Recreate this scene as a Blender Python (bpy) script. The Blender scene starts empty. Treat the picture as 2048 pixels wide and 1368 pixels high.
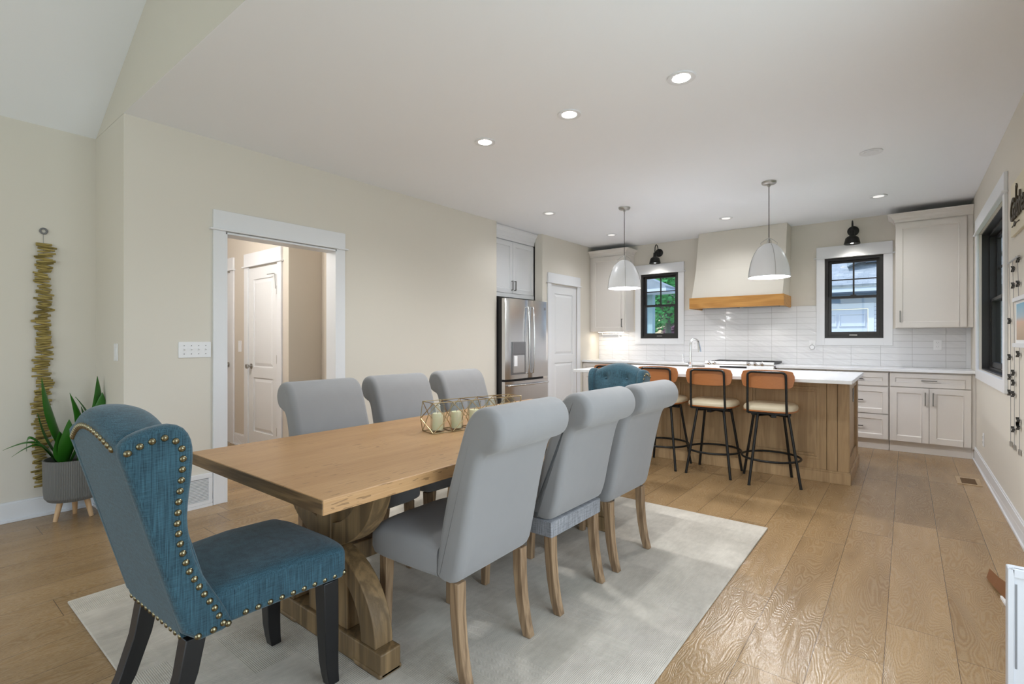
import bpy, bmesh, math, random
from mathutils import Vector, Matrix
random.seed(7)
PI = math.pi
D2R = PI/180
C = bpy.context.scene.collection
scene = bpy.context.scene

# ------------------------------------------------------------------ camera, view, world, sun
cd = bpy.data.cameras.new('camera'); cam = bpy.data.objects.new('camera', cd); C.objects.link(cam)
cam.location = (0, 0, 1.234)
cam.rotation_euler = (PI/2, 0, 0.6684)
cd.sensor_width = 36.0
cd.lens = 998.75*36/2048
cd.shift_y = -4/2048
cd.clip_start = 0.05; cd.clip_end = 200
scene.camera = cam
scene.view_settings.view_transform = 'Standard'
scene.view_settings.look = 'None'
scene.view_settings.gamma = 1
scene.view_settings.use_curve_mapping = False
scene.view_settings.exposure = 0.2

w = bpy.data.worlds.new('world'); scene.world = w; w.use_nodes = True
nt = w.node_tree; nt.nodes.clear()
bg = nt.nodes.new('ShaderNodeBackground'); out = nt.nodes.new('ShaderNodeOutputWorld')
sky = nt.nodes.new('ShaderNodeTexSky'); sky.sky_type = 'NISHITA'
sky.sun_disc = False; sky.sun_elevation = 55*D2R; sky.sun_rotation = 200*D2R
sky.air_density = 1.2; sky.dust_density = 1.5
bg.inputs['Strength'].default_value = 0.25
nt.links.new(sky.outputs[0], bg.inputs['Color']); nt.links.new(bg.outputs[0], out.inputs['Surface'])

def light(name, kind, loc, energy, color=(1,1,1), rot=(0,0,0), size=.1, size_y=None, spot=None, blend=.5):
    l = bpy.data.lights.new(name, kind); o = bpy.data.objects.new(name, l); C.objects.link(o)
    o.location = loc; o.rotation_euler = rot; l.energy = energy; l.color = color
    if kind == 'AREA':
        l.size = size
        if size_y: l.shape = 'RECTANGLE'; l.size_y = size_y
    elif kind == 'SUN': l.angle = size
    else: l.shadow_soft_size = size
    if kind == 'SPOT': l.spot_size = spot*D2R; l.spot_blend = blend
    return o
# sun comes from the front-left of the house, high
sun = light('sun', 'SUN', (0,0,20), 1.9, (1,.96,.9), (0,0,0), .01)
sun.rotation_euler = Vector((-.35,-.62,.9)).to_track_quat('Z','Y').to_euler()
# daylight entering through the tall windows of the living room behind the camera
DAY = (.82,.92,1.0)
light('daylight_back_window', 'AREA', (-2.1,-4.45,1.55), 30, DAY, (PI/2,0,0), 3.8, 2.2)
light('daylight_side_window', 'AREA', (.53,-2.6,1.35), 46, DAY, (0,PI/2,0), 2.2, 2.2)
light('daylight_left_window', 'AREA', (-4.72,-2.4,1.6), 4, DAY, (0,-PI/2,0), 2.0, 1.7)
# daylight fill added past the frame's right edge, behind an unseen door made for it
light('added_daylight_right', 'AREA', (.70,1.4,1.2), 48, DAY, (0,PI/2,0), 2.1, 1.9)

# ------------------------------------------------------------------ material helpers
def srgb(r, g, b):
    f = lambda c: ((c/255+.055)/1.055)**2.4 if c/255 > .04045 else c/255/12.92
    return (f(r), f(g), f(b), 1)
class N:
    def __init__(s, name, rough=.5, metal=0, base=None, **kw):
        s.m = bpy.data.materials.new(name); s.m.use_nodes = True
        s.t = s.m.node_tree; s.b = s.t.nodes['Principled BSDF']
        s.b.inputs['Roughness'].default_value = rough; s.b.inputs['Metallic'].default_value = metal
        if base: s.b.inputs['Base Color'].default_value = base
        for k, v in kw.items(): s.b.inputs[k.replace('_',' ')].default_value = v
    def n(s, typ, **kw):
        x = s.t.nodes.new(typ)
        for k, v in kw.items():
            if hasattr(x, k): setattr(x, k, v)
            else: x.inputs[k].default_value = v
        return x
    def l(s, a, b): s.t.links.new(a, b)
    def math(s, op, a, b=None, c=None):
        x = s.t.nodes.new('ShaderNodeMath'); x.operation = op
        for i, v in enumerate((a, b, c)):
            if v is None: continue
            if isinstance(v, (int, float)): x.inputs[i].default_value = v
            else: s.l(v, x.inputs[i])
        return x.outputs[0]
    def mix(s, fac, a, b, typ='MIX'):
        x = s.t.nodes.new('ShaderNodeMix'); x.data_type = 'RGBA'; x.blend_type = typ
        for i, v in ((0, fac), (6, a), (7, b)):
            if isinstance(v, (int, float)): x.inputs[i].default_value = v
            elif isinstance(v, tuple): x.inputs[i].default_value = v
            else: s.l(v, x.inputs[i])
        return x.outputs[2]
    def pos(s, world=False, scale=(1,1,1), rot=(0,0,0)):
        if world: src = s.n('ShaderNodeNewGeometry').outputs['Position']
        else: src = s.n('ShaderNodeTexCoord').outputs['Object']
        mp = s.n('ShaderNodeMapping'); mp.inputs['Scale'].default_value = scale; mp.inputs['Rotation'].default_value = rot
        s.l(src, mp.inputs['Vector']); return mp.outputs[0]
    def noise(s, vec, scale=5, detail=3, rough=.5, dist=0):
        x = s.n('ShaderNodeTexNoise'); x.inputs['Scale'].default_value = scale; x.inputs['Detail'].default_value = detail
        x.inputs['Roughness'].default_value = rough; x.inputs['Distortion'].default_value = dist
        s.l(vec, x.inputs['Vector']); return x.outputs['Fac']
    def ramp(s, fac, stops):
        x = s.n('ShaderNodeValToRGB'); e = x.color_ramp.elements
        while len(e) < len(stops): e.new(.5)
        for el, (p, c) in zip(e, stops): el.position = p; el.color = c
        s.l(fac, x.inputs[0]); return x.outputs[0]
    def color(s, c): s.l(c, s.b.inputs['Base Color'])
    def bump(s, h, strength=.2, dist=.002):
        x = s.n('ShaderNodeBump'); x.inputs['Strength'].default_value = strength; x.inputs['Distance'].default_value = dist
        s.l(h, x.inputs['Height']); s.l(x.outputs[0], s.b.inputs['Normal'])

def plain(name, col, rough=.5, metal=0, bump=0, scale=60, **kw):
    a = N(name, rough, metal, col, **kw)
    if True:
        nz = a.noise(a.pos(), scale, 3)
        a.color(a.mix(a.math('MULTIPLY', nz, .08), col, tuple(c*.8 for c in col[:3])+(1,)))
        if bump: a.bump(nz, bump, .001)
    return a.m
def wood(name, dark, light_, axis='y', rough=.45, fine=1.0, bump=.25, contrast=1.0, rings=14, world=False):
    a = N(name, rough)
    st = {'x': (.6,7,7), 'y': (7,.6,7), 'z': (7,7,.6)}[axis]
    v = a.pos(world, tuple(k*fine for k in st))
    big = a.noise(v, 1.0, 3, .55, .4)
    ring = a.math('SINE', a.math('MULTIPLY', big, rings*2.2))
    st2 = {'x': (6,160,160), 'y': (160,6,160), 'z': (160,160,6)}[axis]
    fn = a.noise(a.pos(world, st2), 1.0, 2)
    f = a.math('ADD', a.math('MULTIPLY', ring, .16*contrast), a.math('ADD', a.math('MULTIPLY', big, .5), a.math('MULTIPLY', fn, .35)))
    a.color(a.ramp(f, [(.22, dark), (.72, light_)]))
    a.bump(a.math('ADD', fn, a.math('MULTIPLY', ring, .3)), bump, .0015)
    return a.m
def glow(name, col, strength):
    a = N(name, .5, 0, (1,1,1,1)); a.b.inputs['Emission Color'].default_value = col; a.b.inputs['Emission Strength'].default_value = strength
    return a.m
def glass(name, tint=(1,1,1,1), refl=.12):
    m = bpy.data.materials.new(name); m.use_nodes = True; t = m.node_tree; t.nodes.clear()
    o = t.nodes.new('ShaderNodeOutputMaterial'); mx = t.nodes.new('ShaderNodeMixShader')
    tr = t.nodes.new('ShaderNodeBsdfTransparent'); tr.inputs[0].default_value = tint
    gl = t.nodes.new('ShaderNodeBsdfGlossy'); gl.inputs['Roughness'].default_value = .02
    lw = t.nodes.new('ShaderNodeLayerWeight'); pw = t.nodes.new('ShaderNodeMath'); pw.operation = 'POWER'; pw.inputs[1].default_value = 4 if refl < 1 else 1.6
    ma = t.nodes.new('ShaderNodeMath'); ma.operation = 'MULTIPLY_ADD'; ma.inputs[1].default_value = .5; ma.inputs[2].default_value = .03
    t.links.new(lw.outputs['Facing'], pw.inputs[0]); t.links.new(pw.outputs[0], ma.inputs[0])
    t.links.new(ma.outputs[0], mx.inputs[0]); t.links.new(tr.outputs[0], mx.inputs[1]); t.links.new(gl.outputs[0], mx.inputs[2])
    t.links.new(mx.outputs[0], o.inputs[0]); return m

M = {}
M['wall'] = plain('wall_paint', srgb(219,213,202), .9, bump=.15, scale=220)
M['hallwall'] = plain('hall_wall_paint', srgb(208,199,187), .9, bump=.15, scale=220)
M['ceiling'] = plain('ceiling_paint', srgb(243,245,249), .95, bump=.1, scale=200)
M['trim'] = plain('white_trim_paint', srgb(228,229,232), .45)
M['door'] = plain('white_door_paint', srgb(226,227,229), .45)
M['cab'] = plain('greige_cabinet_paint', srgb(226,220,214), .42)
M['cabw'] = plain('white_cabinet_paint', srgb(224,225,227), .42)
M['quartz'] = plain('white_quartz', srgb(236,236,238), .18, scale=9)
M['steel'] = plain('stainless_steel', (.68,.68,.69,1), .24, 1)
M['steeld'] = plain('dark_stainless', (.30,.30,.31,1), .3, 1)
M['chrome'] = plain('chrome', (.85,.85,.87,1), .08, 1)
M['nickel'] = plain('brushed_nickel', (.45,.44,.42,1), .3, 1)
M['pull'] = plain('dark_nickel_pull', (.20,.195,.185,1), .3, 1)
M['black'] = plain('black_metal', (.012,.012,.012,1), .4, .3)
M['blackw'] = plain('black_window_frame', (.013,.012,.012,1), .45)
M['iron'] = plain('black_cast_iron', (.02,.02,.02,1), .55)
M['dark'] = plain('dark_plastic', (.02,.02,.022,1), .4)
M['plate'] = plain('white_plastic', srgb(236,236,238), .35)
M['slot'] = plain('slot_grey', srgb(120,120,122), .6)
M['blackleg'] = plain('black_lacquered_wood', (.008,.008,.009,1), .35)
M['brass'] = plain('antique_brass', (.24,.21,.13,1), .27, 1)
M['gold'] = plain('brushed_gold_wire', (.40,.31,.17,1), .3, 1)
M['wax'] = plain('cream_wax', srgb(240,230,195), .5, Subsurface_Weight=.2)
M['glass'] = glass('window_glass')
M['cup'] = glass('clear_cup_glass', (.84,.87,.85,1), 1)
M['shade'] = plain('white_enamel', srgb(232,233,236), .3)
M['leather'] = plain('cream_leather', srgb(214,200,172), .35, bump=.2, scale=120)
M['soil'] = plain('soil', (.03,.02,.015,1), .9, bump=.5)
M['potleg'] = wood('pale_wood_leg', srgb(186,146,104), srgb(214,178,136), 'z', .5)
M['pot'] = plain('grey_ceramic', srgb(112,111,108), .6)
M['drift'] = wood('driftwood', srgb(112,98,48), srgb(186,164,98), 'y', .8, 3)
M['leaf'] = plain('snake_plant_leaf', srgb(48,108,30), .35)
M['bulb'] = glow('lamp_glow', (1,.97,.9,1), 14)
M['disc'] = glow('downlight_glow', (1,.98,.95,1), 18)
M['disclow'] = glow('recessed_lens_glow', (1,.98,.95,1), .5)
M['strip'] = glow('led_strip_glow', (1,.93,.82,1), 6)
M['chairleg'] = wood('weathered_oak_leg', srgb(112,88,64), srgb(166,138,106), 'z', .55, 2, .2)
M['hoodwood'] = wood('honey_oak_band', srgb(176,122,56), srgb(206,152,80), 'x', .45, 1.4, .15)
M['stoolwood'] = wood('walnut_stool_back', srgb(160,98,52), srgb(186,120,70), 'x', .4, 1.0, .1, .3)
M['island'] = wood('stained_island_maple', srgb(160,130,94), srgb(196,166,126), 'z', .45, 1.2, .1, .5)
a = N('distressed_pine_top', .4)
big = a.noise(a.pos(scale=(5,.5,5)), 1, 3, .6, .3); fn = a.noise(a.pos(scale=(150,7,150)), 1, 2)
sp = a.n('ShaderNodeSeparateXYZ'); a.l(a.n('ShaderNodeTexCoord').outputs['Object'], sp.inputs[0])
wn = a.n('ShaderNodeTexWhiteNoise'); wn.noise_dimensions = '1D'; a.l(a.math('FLOOR', a.math('DIVIDE', sp.outputs[0], .1708)), wn.inputs['W'])
f = a.math('ADD', a.math('MULTIPLY', wn.outputs['Value'], .08), a.math('ADD', a.math('MULTIPLY', big, .6), a.math('MULTIPLY', fn, .32)))
col = a.ramp(f, [(.25, srgb(152,112,70)), (.75, srgb(194,154,108))])
gate = a.math('GREATER_THAN', a.noise(a.pos(scale=(3,2.2,3)), 1, 2), .50)
cut = a.math('MULTIPLY', a.math('GREATER_THAN', a.noise(a.pos(scale=(75,11,75)), 1, 2, .6), .64), gate)
vor = a.n('ShaderNodeTexVoronoi'); vor.inputs['Scale'].default_value = 1; a.l(a.pos(scale=(6,3,6)), vor.inputs['Vector'])
knot = a.math('LESS_THAN', vor.outputs['Distance'], .045)
col = a.mix(a.math('MULTIPLY', cut, .55), col, srgb(104,76,46)); col = a.mix(a.math('MULTIPLY', knot, .8), col, srgb(70,46,28)); a.color(col)
a.bump(a.math('SUBTRACT', fn, a.math('MULTIPLY', cut, 1.5)), .5, .0015); M['table'] = a.m
M['tablebase'] = wood('weathered_brown_base', srgb(104,84,57), srgb(152,124,86), 'z', .5, 1.2, .5)
M['white_paper'] = plain('white_paper', srgb(240,240,240), .7)
M['brown'] = plain('dried_leaf_brown', srgb(120,76,36), .7)

# slipcover fabric: smooth grey jersey
a = N('grey_slipcover_fabric', .85, 0, srgb(150,150,153)); a.b.inputs['Sheen Weight'].default_value = .25
nz = a.noise(a.pos(scale=(3,3,3)), 1.2, 3, .6, .4); nf = a.noise(a.pos(), 500, 2)
a.color(a.mix(nz, srgb(130,129,130), srgb(143,142,142)))
a.bump(a.math('ADD', nz, a.math('MULTIPLY', nf, .03)), .25, .012); M['grey'] = a.m
def linen(name, c0, c1, sc=1.0):
    a = N(name, .85); a.b.inputs['Sheen Weight'].default_value = .2
    n1 = a.noise(a.pos(scale=(420*sc,420*sc,14*sc)), 1, 2); n2 = a.noise(a.pos(scale=(30*sc,30*sc,500*sc)), 1, 2)
    big = a.noise(a.pos(), 9, 2)
    f = a.math('ADD', a.math('ADD', a.math('MULTIPLY', n1, .62), a.math('MULTIPLY', n2, .38)), a.math('MULTIPLY', a.math('SUBTRACT', big, .5), .12))
    a.color(a.ramp(f, [(.36, c0), (.66, c1)])); a.bump(f, .45, .0012); return a.m
M['teal'] = linen('teal_linen_weave', srgb(18,49,62), srgb(54,93,108), 1.0)
M['linen'] = linen('grey_linen_band', srgb(95,97,102), srgb(160,161,165))

# plank floor
a = N('oak_plank_floor', .25)
g = a.n('ShaderNodeNewGeometry'); sp = a.n('ShaderNodeSeparateXYZ'); a.l(g.outputs['Position'], sp.inputs[0])
px = a.math('DIVIDE', a.math('ADD', sp.outputs[0], .0675), .2225); ix = a.math('FLOOR', px); fx = a.math('FRACT', px)
wn = a.n('ShaderNodeTexWhiteNoise'); wn.noise_dimensions = '1D'; a.l(ix, wn.inputs['W'])
py = a.math('ADD', a.math('DIVIDE', sp.outputs[1], 1.55), a.math('MULTIPLY', wn.outputs['Value'], 9)); iy = a.math('FLOOR', py); fy = a.math('FRACT', py)
cb = a.n('ShaderNodeCombineXYZ'); a.l(ix, cb.inputs[0]); a.l(iy, cb.inputs[1])
w2 = a.n('ShaderNodeTexWhiteNoise'); w2.noise_dimensions = '3D'; a.l(cb.outputs[0], w2.inputs['Vector']); rnd = w2.outputs['Value']
ex = a.math('MULTIPLY', a.math('MINIMUM', fx, a.math('SUBTRACT', 1, fx)), .2225)
ey = a.math('MULTIPLY', a.math('MINIMUM', fy, a.math('SUBTRACT', 1, fy)), 1.55)
gap = a.math('LESS_THAN', a.math('MINIMUM', ex, ey), .0011)
v = a.n('ShaderNodeCombineXYZ'); a.l(a.math('MULTIPLY', sp.outputs[0], 7), v.inputs[0]); a.l(a.math('MULTIPLY', sp.outputs[1], 1.5), v.inputs[1]); a.l(a.math('MULTIPLY', rnd, 40), v.inputs[2])
big = a.noise(v.outputs[0], 1, 2, .5, .3)
ring = a.math('SINE', a.math('MULTIPLY', big, 250))
v2 = a.n('ShaderNodeCombineXYZ'); a.l(a.math('MULTIPLY', sp.outputs[0], 260), v2.inputs[0]); a.l(a.math('MULTIPLY', sp.outputs[1], 70), v2.inputs[1])
pores = a.noise(v2.outputs[0], 1, 2)
col = a.ramp(a.math('ADD', a.math('MULTIPLY', big, .7), a.math('MULTIPLY', rnd, .24)), [(.25, srgb(138,108,71)), (.8, srgb(174,142,101))])
col = a.mix(a.math('MULTIPLY', a.math('ADD', ring, 1), .085), col, srgb(206,184,150))
col = a.mix(a.math('MULTIPLY', a.math('GREATER_THAN', pores, .56), .26), col, srgb(112,88,60))
col = a.mix(gap, col, srgb(84,64,44)); a.color(col)
h = a.math('SUBTRACT', a.math('ADD', a.math('MULTIPLY', ring, .4), a.math('MULTIPLY', pores, 1.6)), a.math('MULTIPLY', gap, 3))
a.bump(h, .42, .0015); M['floor'] = a.m

# rug : square patches of stripes, hatching and herringbone
a = N('woven_rug', .95)
g = a.n('ShaderNodeNewGeometry'); sp = a.n('ShaderNodeSeparateXYZ'); a.l(g.outputs['Position'], sp.inputs[0])
X_, Y_ = sp.outputs[0], sp.outputs[1]
cx = a.math('DIVIDE', X_, .17); cy = a.math('DIVIDE', Y_, .17)
cb = a.n('ShaderNodeCombineXYZ'); a.l(a.math('FLOOR', cx), cb.inputs[0]); a.l(a.math('FLOOR', cy), cb.inputs[1])
wn = a.n('ShaderNodeTexWhiteNoise'); wn.noise_dimensions = '3D'; a.l(cb.outputs[0], wn.inputs['Vector']); rnd = wn.outputs['Value']
s1 = a.math('SINE', a.math('MULTIPLY', Y_, 980)); s2 = a.math('SINE', a.math('MULTIPLY', X_, 980))
zig = a.math('SINE', a.math('MULTIPLY', a.math('ADD', X_, a.math('PINGPONG', Y_, .018)), 900))
lt = a.math('LESS_THAN', rnd, .4); gt = a.math('GREATER_THAN', rnd, .7)
pat = a.math('ADD', a.math('MULTIPLY', s1, lt), a.math('ADD', a.math('MULTIPLY', zig, gt), a.math('MULTIPLY', s2, a.math('SUBTRACT', 1, a.math('ADD', lt, gt)))))
fade = a.noise(a.pos(True, (1,1,1)), 2.2, 4, .65)
fade2 = a.noise(a.pos(True, (40,12,1)), 1, 4, .7)
cellb = a.math('MULTIPLY', a.math('SUBTRACT', rnd, .5), .10)
base = a.ramp(a.math('ADD', cellb, a.math('ADD', a.math('MULTIPLY', fade, .6), a.math('MULTIPLY', fade2, .4))), [(.32, srgb(180,172,159)), (.66, srgb(216,208,195))])
amt = a.math('MULTIPLY', a.math('ADD', pat, 1), a.math('MULTIPLY', a.math('SUBTRACT', .85, fade), .30))
a.color(a.mix(amt, base, srgb(112,108,102))); a.bump(a.math('ADD', pat, fade2), .4, .0015); M['rug'] = a.m

# stacked glazed tiles .297 x .076
a = N('glazed_white_tile', .12)
g = a.n('ShaderNodeNewGeometry'); sp = a.n('ShaderNodeSeparateXYZ'); a.l(g.outputs['Position'], sp.inputs[0])
tx = a.math('DIVIDE', a.math('ADD', sp.outputs[0], .837), .2972); tz = a.math('DIVIDE', a.math('SUBTRACT', sp.outputs[2], .915), .0765)
fx = a.math('FRACT', tx); fz = a.math('FRACT', tz)
ex = a.math('MULTIPLY', a.math('MINIMUM', fx, a.math('SUBTRACT', 1, fx)), .2972); ez = a.math('MULTIPLY', a.math('MINIMUM', fz, a.math('SUBTRACT', 1, fz)), .0765)
gap = a.math('LESS_THAN', a.math('MINIMUM', ex, ez), .0016)
cb = a.n('ShaderNodeCombineXYZ'); a.l(a.math('ADD', a.math('MULTIPLY', sp.outputs[0], 5), a.math('MULTIPLY', a.math('FLOOR', tx), 3.1)), cb.inputs[0]); a.l(a.math('MULTIPLY', a.math('FLOOR', tz), 1.7), cb.inputs[1]); a.l(a.math('ADD', a.math('MULTIPLY', sp.outputs[2], 16), a.math('MULTIPLY', sp.outputs[0], 6)), cb.inputs[2])
wave = a.noise(cb.outputs[0], 1.3, 1)
a.color(a.mix(gap, srgb(222,222,224), srgb(176,175,175)))
a.bump(a.math('SUBTRACT', wave, a.math('MULTIPLY', gap, .25)), .55, .012); M['tile'] = a.m

# outside
M['grass'] = plain('grass', srgb(96,128,60), .95, scale=4)
M['drive'] = plain('concrete_drive', srgb(190,188,184), .9, scale=3)
a = N('roof_shingles', .9)
bk = a.n('ShaderNodeTexBrick'); bk.inputs['Color1'].default_value = srgb(172,188,202); bk.inputs['Color2'].default_value = srgb(198,210,220); bk.inputs['Mortar'].default_value = srgb(162,178,192)
bk.inputs['Scale'].default_value = 1; bk.inputs['Brick Width'].default_value = .28; bk.inputs['Row Height'].default_value = .12; bk.inputs['Mortar Size'].default_value = .012
a.l(a.pos(True), bk.inputs['Vector']); a.color(a.mix(a.noise(a.pos(True), 5, 4), bk.outputs[0], srgb(120,136,150))); M['shingle'] = a.m
a = N('lap_siding', .7); g = a.n('ShaderNodeNewGeometry'); sp = a.n('ShaderNodeSeparateXYZ'); a.l(g.outputs['Position'], sp.inputs[0])
fz = a.math('FRACT', a.math('DIVIDE', sp.outputs[2], .13)); a.color(a.mix(a.math('LESS_THAN', fz, .12), srgb(186,204,222), srgb(120,138,160))); M['siding'] = a.m
a = N('blue_brick', .8); bk = a.n('ShaderNodeTexBrick'); bk.inputs['Color1'].default_value = srgb(52,72,110); bk.inputs['Color2'].default_value = srgb(74,96,140); bk.inputs['Mortar'].default_value = srgb(40,50,76); bk.inputs['Scale'].default_value = 4
a.l(a.pos(True, rot=(PI/2,0,0)), bk.inputs['Vector']); a.color(bk.outputs[0]); M['brick'] = a.m
M['whiteout'] = plain('pale_blue_trim', srgb(196,214,230), .6)
M['garagedoor'] = plain('pale_garage_door', srgb(190,208,228), .6)
M['bark'] = plain('bark', srgb(96,104,96), .9, bump=.6, scale=30)
M['foliage'] = plain('tree_leaf', srgb(84,180,108), .5, scale=3)
M['purple'] = plain('purple_leaf', srgb(122,86,120), .6, scale=3)

# ------------------------------------------------------------------ mesh helpers
class MB:
    def __init__(s, mat=None): s.v = []; s.f = []; s.m = mat
    def add(s, vs, fs):
        b = len(s.v)
        s.v += [tuple(s.m @ Vector(p)) if s.m else tuple(p) for p in vs]
        s.f += [[b+i for i in f] for f in fs]; return s
    def box(s, x0, x1, y0, y1, z0, z1):
        return s.add([(x0,y0,z0),(x1,y0,z0),(x1,y1,z0),(x0,y1,z0),(x0,y0,z1),(x1,y0,z1),(x1,y1,z1),(x0,y1,z1)],
                     [(0,3,2,1),(4,5,6,7),(0,1,5,4),(1,2,6,5),(2,3,7,6),(3,0,4,7)])
    def loft(s, rings, closed=True, caps=True):
        n = len(rings[0]); vs = [p for r in rings for p in r]; fs = []
        for i in range(len(rings)-1):
            for j in range(n if closed else n-1):
                k = (j+1) % n; fs.append((i*n+j, i*n+k, (i+1)*n+k, (i+1)*n+j))
        if caps: fs += [tuple(range(n))[::-1], tuple((len(rings)-1)*n+j for j in range(n))]
        return s.add(vs, fs)
    def lathe(s, prof, c=(0,0,0), n=24, caps=False):
        rings = [[(c[0]+r*math.cos(2*PI*j/n), c[1]+r*math.sin(2*PI*j/n), c[2]+z) for j in range(n)] for r, z in prof]
        return s.loft(rings, True, caps)
    def tube(s, pts, r, n=8, closed=False):
        pts = [Vector(p) for p in pts]; rings = []; m = len(pts); up = None
        for i, p in enumerate(pts):
            if closed: t = pts[(i+1) % m]-pts[i-1]
            else: t = pts[min(i+1, m-1)]-pts[max(i-1, 0)]
            t.normalize()
            if up is None: up = t.orthogonal().normalized()
            up = (up - t*up.dot(t)).normalized(); q = t.cross(up)
            rr = r[i] if isinstance(r, (list, tuple)) else r
            rings.append([tuple(p+up*rr*math.cos(2*PI*j/n)+q*rr*math.sin(2*PI*j/n)) for j in range(n)])
        if closed: rings.append(rings[0]); return s.loft(rings, True, False)
        return s.loft(rings)
    def prism(s, poly, a, b, ax='y'):
        f = {'x': lambda u, v, t: (t,u,v), 'y': lambda u, v, t: (u,t,v), 'z': lambda u, v, t: (u,v,t)}[ax]
        return s.loft([[f(u, v, t) for u, v in poly] for t in (a, b)])
    def rprism(s, poly, a, b, r, ax='y', seg=4):
        """extrusion with rounded rims (soft upholstery)"""
        n = len(poly); nor = []
        area = sum(poly[i][0]*poly[(i+1) % n][1]-poly[(i+1) % n][0]*poly[i][1] for i in range(n))
        sg = 1 if area > 0 else -1
        for i in range(n):
            p0, p1, p2 = Vector(poly[i-1]), Vector(poly[i]), Vector(poly[(i+1) % n])
            e1 = (p1-p0); e2 = (p2-p1)
            if e1.length > 0: e1.normalize()
            if e2.length > 0: e2.normalize()
            n1 = Vector((e1.y, -e1.x))*sg; n2 = Vector((e2.y, -e2.x))*sg
            m_ = (n1+n2); L = max(.6, m_.length**2/2); nor.append(m_/L)
        off = lambda d: [(poly[i][0]-nor[i].x*d, poly[i][1]-nor[i].y*d) for i in range(n)]
        st = []
        for k in range(seg+1):
            t = k/seg*PI/2; st.append((a+r*(1-math.sin(t)), r*(1-math.cos(t)) ))
        st = [(a+r*(1-math.sin(PI/2*(1-k/seg))), r*(1-math.cos(PI/2*(1-k/seg)))) for k in range(seg+1)]
        full = [(t, d) for t, d in st] + [(a+b-t, d) for t, d in reversed(st)]
        f = {'x': lambda u, v, t: (t,u,v), 'y': lambda u, v, t: (u,t,v), 'z': lambda u, v, t: (u,v,t)}[ax]
        return s.loft([[f(u, v, t) for u, v in off(d)] for t, d in full])
    def ball(s, c, r, n=10, m=6, half=False):
        prof = [(max(1e-4, r*math.sin(PI*i/m/(2 if half else 1))), r*math.cos(PI*i/m/(2 if half else 1))) for i in range(m+1)]
        return s.lathe(prof, c, n)

def arc(cx, cy, r, a0, a1, n, ry=None):
    ry = ry or r
    return [(cx+r*math.cos(D2R*(a0+(a1-a0)*i/n)), cy+ry*math.sin(D2R*(a0+(a1-a0)*i/n))) for i in range(n+1)]
def smooth_poly(pts, it=2, closed=True):
    for _ in range(it):
        q = []
        n = len(pts)
        for i in range(n if closed else n-1):
            p, r = pts[i], pts[(i+1) % n]
            q += [tuple(p[k]*.75+r[k]*.25 for k in range(len(p))), tuple(p[k]*.25+r[k]*.75 for k in range(len(p)))]
        if not closed: q = [pts[0]]+q+[pts[-1]]
        pts = q
    return pts

ROOT = {}
def obj(name, mb, mat, parent=None, smooth=None, bevel=0, seg=2, world=True):
    me = bpy.data.meshes.new(name); o = bpy.data.objects.new(name, me); C.objects.link(o)
    bm = bmesh.new(); vs = [bm.verts.new(p) for p in mb.v]
    for f in mb.f:
        try: bm.faces.new([vs[i] for i in f])
        except ValueError: pass
    bmesh.ops.remove_doubles(bm, verts=bm.verts[:], dist=1e-5)
    bmesh.ops.recalc_face_normals(bm, faces=bm.faces[:])
    if parent is None:
        xs = [v.co.x for v in bm.verts]; ys = [v.co.y for v in bm.verts]; z = min(v.co.z for v in bm.verts)
        loc = Vector(((min(xs)+max(xs))/2, (min(ys)+max(ys))/2, z)); o.location = loc; off = loc; root = (loc, 0)
    else:
        root = ROOT[parent.name]; off = root[0]; o.parent = parent
    if world:
        for v in bm.verts: v.co -= off
        if root[1]:
            bmesh.ops.rotate(bm, verts=bm.verts[:], cent=(0,0,0), matrix=Matrix.Rotation(-root[1], 3, 'Z'))
    ROOT[o.name] = root
    if smooth is not None:
        for f in bm.faces: f.smooth = True
        for e in bm.edges:
            if len(e.link_faces) == 2 and e.calc_face_angle(0) > smooth*D2R: e.smooth = False
    bm.to_mesh(me); bm.free(); me.materials.append(mat)
    if bevel:
        m = o.modifiers.new('bevel', 'BEVEL'); m.width = bevel; m.segments = seg; m.limit_method = 'ANGLE'; m.angle_limit = 40*D2R
    return o
def thing(name, label, cat, loc, rz=0, group=None):
    o = bpy.data.objects.new(name, None); C.objects.link(o); o.empty_display_size = .05
    o.location = loc; o.rotation_euler = (0,0,rz); ROOT[o.name] = (Vector(loc), rz)
    return tag(o, label, cat, group)
def tag(o, label, cat, group=None):
    o['label'] = label; o['category'] = cat
    if group: o['group'] = group
    return o
def struct(name, mb, mat, **kw):
    o = obj(name, mb, mat, None, **kw); o['kind'] = 'structure'; return o
def sthing(name, loc=(0,0,0)):
    o = bpy.data.objects.new(name, None); C.objects.link(o); o.empty_display_size = .05
    o.location = loc; ROOT[o.name] = (Vector(loc), 0); o['kind'] = 'structure'; return o
def dup(root, loc, rz, label=None, group=None):
    def cp(o, par):
        c = o.copy(); C.objects.link(c)
        if par: c.parent = par
        for ch in [k for k in bpy.data.objects if k.parent == o]: cp(ch, c)
        return c
    r = cp(root, None); r.location = loc; r.rotation_euler = (0,0,rz)
    if label: r['label'] = label
    if group: r['group'] = group
    ROOT[r.name] = (Vector(loc), rz)
    return r

# planes: local (u along the wall, v up, d out of the wall) -> world
def face_ny(y): return Matrix(((1,0,0,0),(0,0,-1,y),(0,1,0,0),(0,0,0,1)))      # facing -Y ; u = x
def face_px(x): return Matrix(((0,0,1,x),(1,0,0,0),(0,1,0,0),(0,0,0,1)))       # facing +X ; u = y
def face_nx(x): return Matrix(((0,0,-1,x),(1,0,0,0),(0,1,0,0),(0,0,0,1)))      # facing -X ; u = y

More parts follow.
